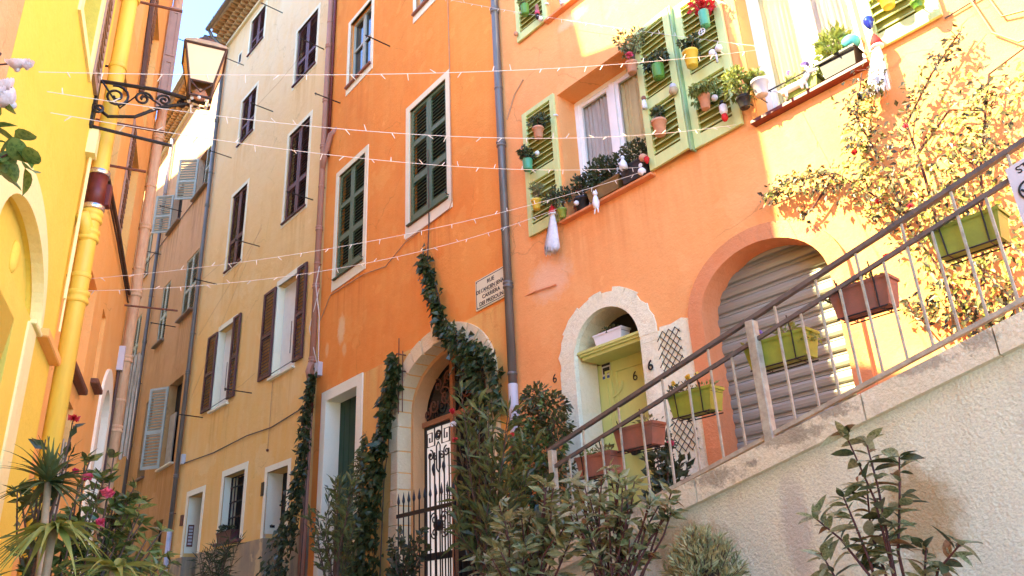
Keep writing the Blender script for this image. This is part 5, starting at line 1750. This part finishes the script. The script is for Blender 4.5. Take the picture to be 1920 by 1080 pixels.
# ------------------------------------------------------------------ foreground plants
LEAF_L = bigleaf_mesh('leaf', 'laurel', 1, .40, .22)
LEAF_L2 = bigleaf_mesh('leaf', 'laurel', 1, .34, .05)
LEAF_C = bigleaf_mesh('leaf', 'camellia', 1, .52, .2)
LEAF_C2 = bigleaf_mesh('leaf', 'brightleaf', 1, .46, .3)
LEAF_P = bigleaf_mesh('leaf', 'laurelpale', 1, .36, .3)
LEAF_D = bigleaf_mesh('leaf', 'deadleaf', 1, .3, .6)
LEAF_K = bigleaf_mesh('leaf', 'darkleaf', 1, .42, .12)
LSET = [LEAF_L, LEAF_L, LEAF_L2, LEAF_L2, LEAF_P, LEAF_P, LEAF_K, LEAF_K, LEAF_D]


def leafy_shrub(name, label, M, branches, leafs, s, per, cat='shrub', barkm='redbark', r=.010, dense=1.0, joined=None, droop=.3, cap=290):
    """branches: polylines; leaves set along the upper part, single leaf objects up to cap, then one joined part"""
    t = thing(name, label, cat, M)
    b = MB()
    spots = []
    for br in branches:
        b.tube(br, r, r * .45, 6)
        pts = [Vector(p) for p in br]
        n = per
        for i in range(n):
            k = .30 + .70 * (i + RND.random()) / n
            q = k * (len(pts) - 1)
            a = int(min(q, len(pts) - 1.001))
            p = pts[a].lerp(pts[a + 1], q - a)
            d = (pts[a + 1] - pts[a]).normalized()
            spots.append((p, d, k))
        for i in range(6):   # whorl at the tip
            spots.append((pts[-1], (pts[-1] - pts[-2]).normalized(), 1.0))
    b.build('stem', barkm, t)
    RND.shuffle(spots)
    jb = MB()
    cnt = 0
    for p, d, k in spots:
        side = runit()
        side = (side - d * side.dot(d))
        if side.length < .1:
            continue
        side.normalize()
        dr = (side + d * RND.uniform(.1, .8) + Vector((0, 0, RND.uniform(-droop, .35)))).normalized()
        sz = s * RND.uniform(.35, 1.2)
        if cnt < cap:
            put('leaf', RND.choice(leafs), t, None, leafM(p, dr, RND.uniform(-.8, .8), sz))
            cnt += 1
        elif joined:
            jb.leaf(p, dr, runit(), sz, sz * .36)
    if joined and jb.v:
        jb.build('foliage', joined, t, False, 'stuff')
    return t


def fan_branches(base, tips, n, jitter, mid=.5, lift=0.0):
    out = []
    for i in range(n):
        tp = tips[i % len(tips)]
        e = Vector(tp) + Vector((RND.uniform(-1, 1), RND.uniform(-1, 1), RND.uniform(-1, 1))) * jitter
        b0 = Vector(base) + Vector((RND.uniform(-.08, .08), RND.uniform(-.05, .05), 0))
        m1 = b0.lerp(e, .45) + Vector((RND.uniform(-1, 1), RND.uniform(-1, 1), 0)) * jitter * .5 + Vector((0, 0, lift))
        m2 = b0.lerp(e, .78) + Vector((RND.uniform(-1, 1), RND.uniform(-1, 1), 0)) * jitter * .35 + Vector((0, 0, lift * .6))
        out.append([tuple(b0), tuple(m1), tuple(m2), tuple(e)])
    return out


g1 = gz(FS, 5.5, -.6) - .03
# laurel in front of the wall, lower right
br = [[(5.56, -.6, g1), (5.56, -.6, 1.75), (5.55, -.6, 2.05), (5.47, -.6, 2.40)],
      [(5.60, -.58, g1), (5.60, -.58, 1.8), (5.66, -.58, 2.02), (5.71, -.58, 2.24)],
      [(5.56, -.6, g1), (5.57, -.6, 1.8), (5.58, -.6, 2.1), (5.57, -.6, 2.34)],
      [(5.50, -.62, g1), (5.45, -.62, 1.7), (5.34, -.62, 1.88), (5.22, -.62, 2.0)],
      [(5.50, -.62, g1), (5.47, -.62, 1.75), (5.43, -.62, 1.95), (5.40, -.62, 2.08)],
      [(5.52, -.55, g1), (5.50, -.55, 1.7), (5.47, -.55, 1.9), (5.50, -.55, 2.12)],
      [(5.66, -.66, g1), (5.72, -.66, 1.55), (5.80, -.66, 1.70), (5.92, -.66, 1.80)],
      [(5.64, -.64, g1), (5.68, -.64, 1.55), (5.73, -.64, 1.70), (5.76, -.64, 1.80)],
      [(5.42, -.66, g1), (5.38, -.66, 1.5), (5.30, -.66, 1.68), (5.24, -.66, 1.82)]]
leafy_shrub('laurel_shrub', 'tall loose laurel shrub with long leaves against the beige stair wall', FS, br, LSET, .135, 26, droop=.45, r=.009)
# dense laurels below the railing end
g2 = gz(FS, 3.3, -.7) - .03
leafy_shrub('laurel_shrub', 'broad pale-leaved laurel shrub at the foot of the railing end post', FS,
            fan_branches((2.95, -.7, g2), [(3.02, -.65, 2.28), (3.30, -.6, 2.36), (2.75, -.7, 2.12), (3.1, -.8, 2.1), (3.3, -.7, 2.15), (2.6, -.7, 2.0), (2.9, -.8, 2.0), (3.15, -.9, 1.95), (2.7, -.6, 2.3), (3.4, -.7, 2.1)], 46, .12),
            LSET, .125, 18, joined='laurel')
leafy_shrub('laurel_shrub', 'upright laurel shrub in front of the lime door and lowest planter boxes', FS,
            fan_branches((3.75, -.6, g2), [(3.45, -.6, 2.40), (3.72, -.55, 2.46), (3.95, -.55, 2.38), (4.12, -.55, 2.26), (3.6, -.6, 2.28), (3.85, -.6, 2.25), (3.6, -.7, 2.1), (3.9, -.7, 2.05), (3.7, -.7, 1.95), (4.15, -.6, 2.2)], 34, .09),
            LSET, .115, 16, joined='laurel')
# rosemary ball
g3 = gz(FS, 4.35, -.5) - .03
t = thing('rosemary_bush', 'round bristly grey-green rosemary bush before the stair wall', 'shrub', FS @ T(4.35, -.45, 0))
sb = MB()
fb = MB()
for i in range(150):
    d = runit()
    d.z = abs(d.z) * 1.0
    c0 = Vector((0, 0, 1.62))
    e = c0 + Vector((d.x * .27, d.y * .25, d.z * .40 + .02))
    sb.tube([(0, 0, g3), tuple(c0.lerp(e, .4)), tuple(e)], .006, .002, 4)
    dd = (e - c0).normalized()
    for k in range(26):
        p = c0.lerp(e, .45 + .55 * k / 26)
        q = (dd * .8 + runit() * .9 + Vector((0, 0, .3))).normalized()
        fb.leaf(p, q, runit(), .065, .012, .1)
sb.build('stem', 'bark', t)
fb.build('foliage', 'rosem', t, False, 'stuff')


def lance_plant(name, label, M, base, tips, n, L, W, mat, leaves, cat='shrub', jitter=.12, flowers=(), barkm='bark', lift=0.0):
    t = thing(name, label, cat, M)
    sb, fb = MB(), MB()
    for br_ in fan_branches(base, tips, n, jitter, lift=lift):
        sb.tube(br_, .010, .003, 5)
        pts = [Vector(p) for p in br_]
        for i in range(leaves):
            k = .25 + .75 * (i + RND.random()) / leaves
            q = k * (len(pts) - 1)
            a = int(min(q, len(pts) - 1.001))
            p = pts[a].lerp(pts[a + 1], q - a)
            d = (pts[a + 1] - pts[a]).normalized()
            dr = (runit() * .9 + d * .9).normalized()
            s_ = RND.uniform(.6, 1.15)
            fb.leaf(p, dr, runit(), L * s_, W * s_, .15, RND.uniform(0, .25))
    sb.build('stem', barkm, t)
    fb.build('foliage', mat, t, False, 'stuff')
    for c, r, m in flowers:
        flower(t, c, r, m, 'bloom', 7)
    return t


go = gz(FO, -3, -1.0) - .03
lance_plant('oleander', 'slim-leaved oleander in front of the white surround of the green door', FO, (-2.95, -1.0, go),
            [(-3.25, -1, 3.5), (-3.55, -1, 3.2), (-2.9, -1, 3.55), (-2.4, -1, 3.4), (-3.5, -1, 2.8), (-2.7, -1, 3.1), (-2.5, -1, 2.8), (-3.2, -1, 3.0)], 20, .20, .045, 'olean', 24)
gB = gz(FO, .9, -1.2) - .03
lance_plant('oleander', 'tall oleander with red and white blooms right of the gate', FO, (.85, -1.2, gB),
            [(.55, -1.2, 3.95), (.9, -1.2, 3.75), (1.3, -1.2, 3.6), (1.6, -1.15, 3.25), (.45, -1.2, 3.3), (.4, -1.2, 2.8), (1.0, -1.2, 3.2), (1.4, -1.2, 2.9), (.7, -1.3, 2.5), (1.1, -1.3, 2.4), (.6, -1.2, 3.5)], 30, .24, .046, 'olean', 26,
            flowers=[((.50, -1.35, 3.75), .05, 'petalred'), ((.55, -1.35, 3.42), .045, 'petalred'), ((.52, -1.35, 3.60), .05, 'petalwhite'), ((1.5, -1.3, 3.3), .03, 'petalred')])
gC = gz(FR, .9, -.5) - .03
BG = thing('bougainvillea', 'reddish-green bougainvillea bush at the foot of the grey drainpipe', 'shrub', FR)
sb, fb, rb_ = MB(), MB(), MB()
for c_, rr in (((.85, -.45, 3.95), .16), ((1.05, -.42, 3.78), .18), ((.7, -.45, 3.7), .16), ((1.15, -.45, 3.55), .17), ((.85, -.5, 3.5), .2), ((.6, -.5, 3.4), .18), ((1.05, -.5, 3.3), .2), ((.75, -.55, 3.15), .22), ((1.15, -.5, 3.05), .2), ((.5, -.55, 3.05), .2), ((.9, -.55, 2.85), .24), ((.6, -.6, 2.7), .24), ((1.15, -.55, 2.7), .2), ((.85, -.6, 2.5), .26), ((.45, -.6, 2.4), .22), ((1.1, -.6, 2.35), .22)):
    for q in range(3):
        e = Vector(c_) + Vector((RND.uniform(-.15, .15), RND.uniform(-.1, .1), RND.uniform(-.05, .2)))
        sb.tube([(.85 + RND.uniform(-.1, .1), -.5, gC), tuple(Vector((.85, -.5, gC)).lerp(e, .5) + Vector((RND.uniform(-.12, .12), 0, .1))), tuple(e)], .008, .003, 5)
    cluster(rb_ if c_[2] > 3.6 or c_[0] > 1.1 else fb, c_, (rr * 1.15, rr, rr * .95), 150, .075, .042, .15, 1, .25)
    cluster(fb, c_, (rr * 1.2, rr, rr), 50, .07, .04, .15, 1, .25)
sb.build('stem', 'bark', BG)
fb.build('foliage', 'camellia', BG, False, 'stuff')
rb_.build('red_foliage', 'bougleaf', BG, False, 'stuff')
lance_plant('potted_shrub', 'dark leafy potted shrub on the ramp in front of the lower trellis', FR, (2.62, -.55, 1.75),
            [(2.5, -.5, 3.0), (2.7, -.5, 3.1), (2.85, -.5, 2.9), (2.6, -.5, 2.7), (2.85, -.55, 2.6), (2.45, -.5, 2.6)], 26, .12, .06, 'darkleaf', 26, jitter=.1, flowers=[((2.82, -.62, 3.02), .05, 'petalpink')])
t = thing('shrub_tub', 'terracotta tub under the dark potted shrub on the ramp', 'tub', FR @ T(2.62, -.55, 1.72))
MB().lathe(pot_profile(.20, .34, .03), 20).build('tub', 'terracotta', t, True)
gD = gz(FO, -1.2, -1.2) - .03
lance_plant('potted_shrub', 'small dark leafy plant at the foot of the spear fence', FO, (-.9, -1.1, gD), [(-1.3, -1.1, 2.45), (-1.0, -1.1, 2.55), (-.6, -1.1, 2.5), (-1.2, -1.1, 2.2), (-.5, -1.1, 2.3)], 20, .09, .06, 'darkleaf', 22)
gE = gz(FT, -1.6, -1.0) - .03
lance_plant('palm_tuft', 'low dark palm tuft below the tan house door', FT, (-1.5, -1.0, gE), [(-2.4, -1.0, 2.9), (-1.9, -1.0, 3.0), (-1.2, -1.0, 2.9), (-.9, -1.0, 3.1), (-2.2, -1.0, 2.6)], 18, .28, .022, 'darkleaf', 22)
lance_plant('wall_tuft', 'feathery weed growing from the foot of the brown house', FF, (-2.0, -1.4, gz(FF, -2, -1.4) - .03), [(-2.6, -1.4, 3.9), (-1.9, -1.4, 4.0), (-1.5, -1.4, 3.7), (-3, -1.4, 3.6)], 16, .3, .02, 'olive', 26)

# ---- left group: camellia, cordyline, fan palm
gw = lambda x, y: ground(x, y) - .03
cb = fan_branches((-2.45, 4.45, gw(-2.45, 4.45)), [(-2.40, 4.40, 2.46), (-2.17, 4.50, 2.25), (-2.10, 4.55, 2.1), (-2.35, 4.42, 2.2), (-2.6, 4.30, 2.35), (-2.25, 4.45, 2.35), (-2.5, 4.35, 2.1), (-2.2, 4.5, 2.0), (-2.05, 4.6, 1.95), (-2.55, 4.3, 1.9), (-2.35, 4.35, 1.95)], 56, .10)
CM = leafy_shrub('camellia_bush', 'glossy camellia bush with red blooms below the peach house', None, cb, [LEAF_C, LEAF_C, LEAF_C, LEAF_C2, LEAF_K, LEAF_K], .098, 18, 'bush', 'bark', .008, joined='camellia')
for c, r in (((-2.27, 4.38, 2.32), .042), ((-2.28, 4.38, 2.16), .038), ((-2.37, 4.33, 2.40), .035), ((-2.42, 4.3, 2.43), .025)):
    flower(CM, c, r, 'petalpink', 'bloom', 10)
lance_plant('hibiscus', 'leggy hibiscus stem with a single red bloom beside the lattice window', None, (-2.45, 4.0, gw(-2.45, 4.0)), [(-2.27, 3.9, 2.60), (-2.35, 3.92, 2.5), (-2.3, 3.95, 2.45)], 6, .11, .05, 'darkleaf', 9, 'shrub', .04,
            flowers=[((-2.25, 3.9, 2.62), .035, 'petalred')])


def blade_plant(name, label, M, c, n, L, W, mat, pitch=(-.2, .9), stem=None, cat='palm', droop=.35, seg=6, fan=None):
    """rosette of long blades, every blade its own leaf object"""
    t = thing(name, label, cat, M)
    if stem:
        MB().tube(stem, .022, .016, 8).build('stem', 'cane', t, True)
    for i in range(n):
        b = MB()
        a = (i + RND.random()) / n * 2 * math.pi if fan is None else fan[0] + (fan[1] - fan[0]) * (i + RND.uniform(.2, .8)) / n
        e = RND.uniform(*pitch)
        l_ = L * RND.uniform(.75, 1.1)
        rows = []
        for k in range(seg + 1):
            f = k / seg
            x = l_ * f * math.cos(e)
            z = l_ * f * math.sin(e) - droop * l_ * f * f
            w = W * (.35 + .65 * math.sin(math.pi * min(1, f * 1.25 + .15))) * (1 - f ** 3) * .5 + .001
            rows.append(((x, -w, z + w * .5), (x, 0, z), (x, w, z + w * .5)))
        for r in rows:
            b.v += list(r)
        for k in range(seg):
            for j in (0, 1):
                q = k * 3 + j
                b.f.append((q, q + 1, q + 4, q + 3))
        put('blade', b.mesh('blade', mat, True), t, None, T(*c) @ Matrix.Rotation(a, 4, 'Z'))
    return t


blade_plant('cordyline', 'spiky cordyline rosette on a pale cane in front of the yellow pipe', None, (-2.30, 3.86, 2.30), 62, .31, .022, 'cordy', (-.4, 1.3), [(-2.28, 3.87, gw(-2.28, 3.87)), (-2.27, 3.87, 1.9), (-2.30, 3.86, 2.30)], 'shrub', .30)
blade_plant('fan_palm', 'bright yellow-green fan palm in the lower left corner', None, (-2.00, 3.46, 2.03), 34, .30, .038, 'palm', (-.3, .5), [(-2.02, 3.50, gw(-2.0, 3.5)), (-2.01, 3.47, 2.03)], 'palm', .55)
blade_plant('fan_palm', 'second smaller fan palm right of the yellow-green one', None, (-1.80, 3.62, 1.86), 26, .34, .030, 'palm', (-.1, .7), [(-1.82, 3.66, gw(-1.8, 3.6)), (-1.80, 3.62, 1.86)], 'palm', .55)
blade_plant('fan_palm', 'palm fronds cut by the lower left image corner', None, (-2.22, 3.34, 1.76), 18, .34, .026, 'palm', (.1, .9), [(-2.22, 3.36, gw(-2.2, 3.3)), (-2.22, 3.34, 1.76)], 'palm', .4)

# ---- white climbing rose at the upper left edge
RO = thing('white_rose', 'white climbing rose with green leaves hanging in at the left edge', 'rose', None)
b = MB()
b.tube([(-1.62, 1.75, gw(-1.62, 1.75)), (-1.55, 1.72, 1.8), (-1.48, 1.72, 2.6), (-1.42, 1.73, 3.0), (-1.38, 1.74, 3.10)], .010, .004, 6)
b.tube([(-1.46, 1.72, 2.7), (-1.36, 1.75, 2.74), (-1.30, 1.77, 2.80)], .004, .002, 5)
b.tube([(-1.42, 1.73, 3.0), (-1.36, 1.75, 2.96)], .004, .003, 5)
b.tube([(-1.40, 1.73, 3.05), (-1.35, 1.75, 3.07), (-1.32, 1.76, 3.07)], .003, .002, 5)
b.tube([(-1.5, 1.72, 2.4), (-1.36, 1.76, 2.5)], .004, .002, 5)
b.build('stem', 'redbark', RO)
LEAF_R = bigleaf_mesh('leaf', 'rosegreen', 1, .62, .12)
for c in ((-1.30, 1.77, 2.80), (-1.33, 1.77, 2.78), (-1.28, 1.78, 2.77), (-1.31, 1.77, 2.84), (-1.36, 1.75, 2.86), (-1.37, 1.75, 2.75), (-1.35, 1.75, 2.93), (-1.36, 1.74, 2.70), (-1.27, 1.78, 2.75), (-1.33, 1.76, 2.73), (-1.38, 1.75, 2.82)):
    for k in range(2):
        d = Vector((RND.uniform(-.5, 1), RND.uniform(-.6, .4), RND.uniform(-.8, .3))).normalized()
        put('leaf', LEAF_R, RO, None, leafM(c, d, RND.uniform(-1, 1), RND.uniform(.05, .085)))


def petal_mesh():
    b = MB()
    n = 5
    for i in range(n + 1):
        for j in range(n + 1):
            u, v = (j / n - .5) * 1.5, i / n
            w = math.sin(math.pi * min(1, .18 + v * .72)) ** .6
            a = v * 1.25
            x, z = math.sin(a) * .85, (1 - math.cos(a)) * .9 + .05 * math.sin(u * 7)
            b.v.append((x, u * w * .62, z + .42 * u * u * w + (.06 if i == n else 0) * math.cos(u * 5)))
    for i in range(n):
        for j in range(n):
            q = i * (n + 1) + j
            b.f.append((q, q + 1, q + n + 2, q + n + 1))
    return b.mesh('petal', 'petalwhite', True)


PETAL = petal_mesh()


def rose(c, r):
    hd = MB().ball(c, r * .25, 8).build('rose_bloom', 'petalwhite', RO, True)
    tilt = Matrix.Rotation(R_(RND.uniform(35, 75)), 4, 'X') @ Matrix.Rotation(R_(RND.uniform(-30, 30)), 4, 'Y')
    for ring, (n, k, el) in enumerate(((6, 1.0, 5), (5, .80, 32), (4, .58, 58), (3, .36, 76))):
        for i in range(n):
            a = i * 2 * math.pi / n + ring * .6 + RND.uniform(-.15, .15)
            put('petal', PETAL, hd, None, T(*c) @ tilt @ Matrix.Rotation(a, 4, 'Z') @ Matrix.Rotation(-R_(el), 4, 'Y') @ Matrix.Diagonal((r * k, r * k, r * k, 1)))


for c, r in (((-1.345, 1.75, 2.975), .042), ((-1.325, 1.755, 2.935), .048), ((-1.36, 1.74, 2.94), .045), ((-1.335, 1.755, 3.055), .035), ((-1.315, 1.765, 3.065), .026)):
    rose(c, r)
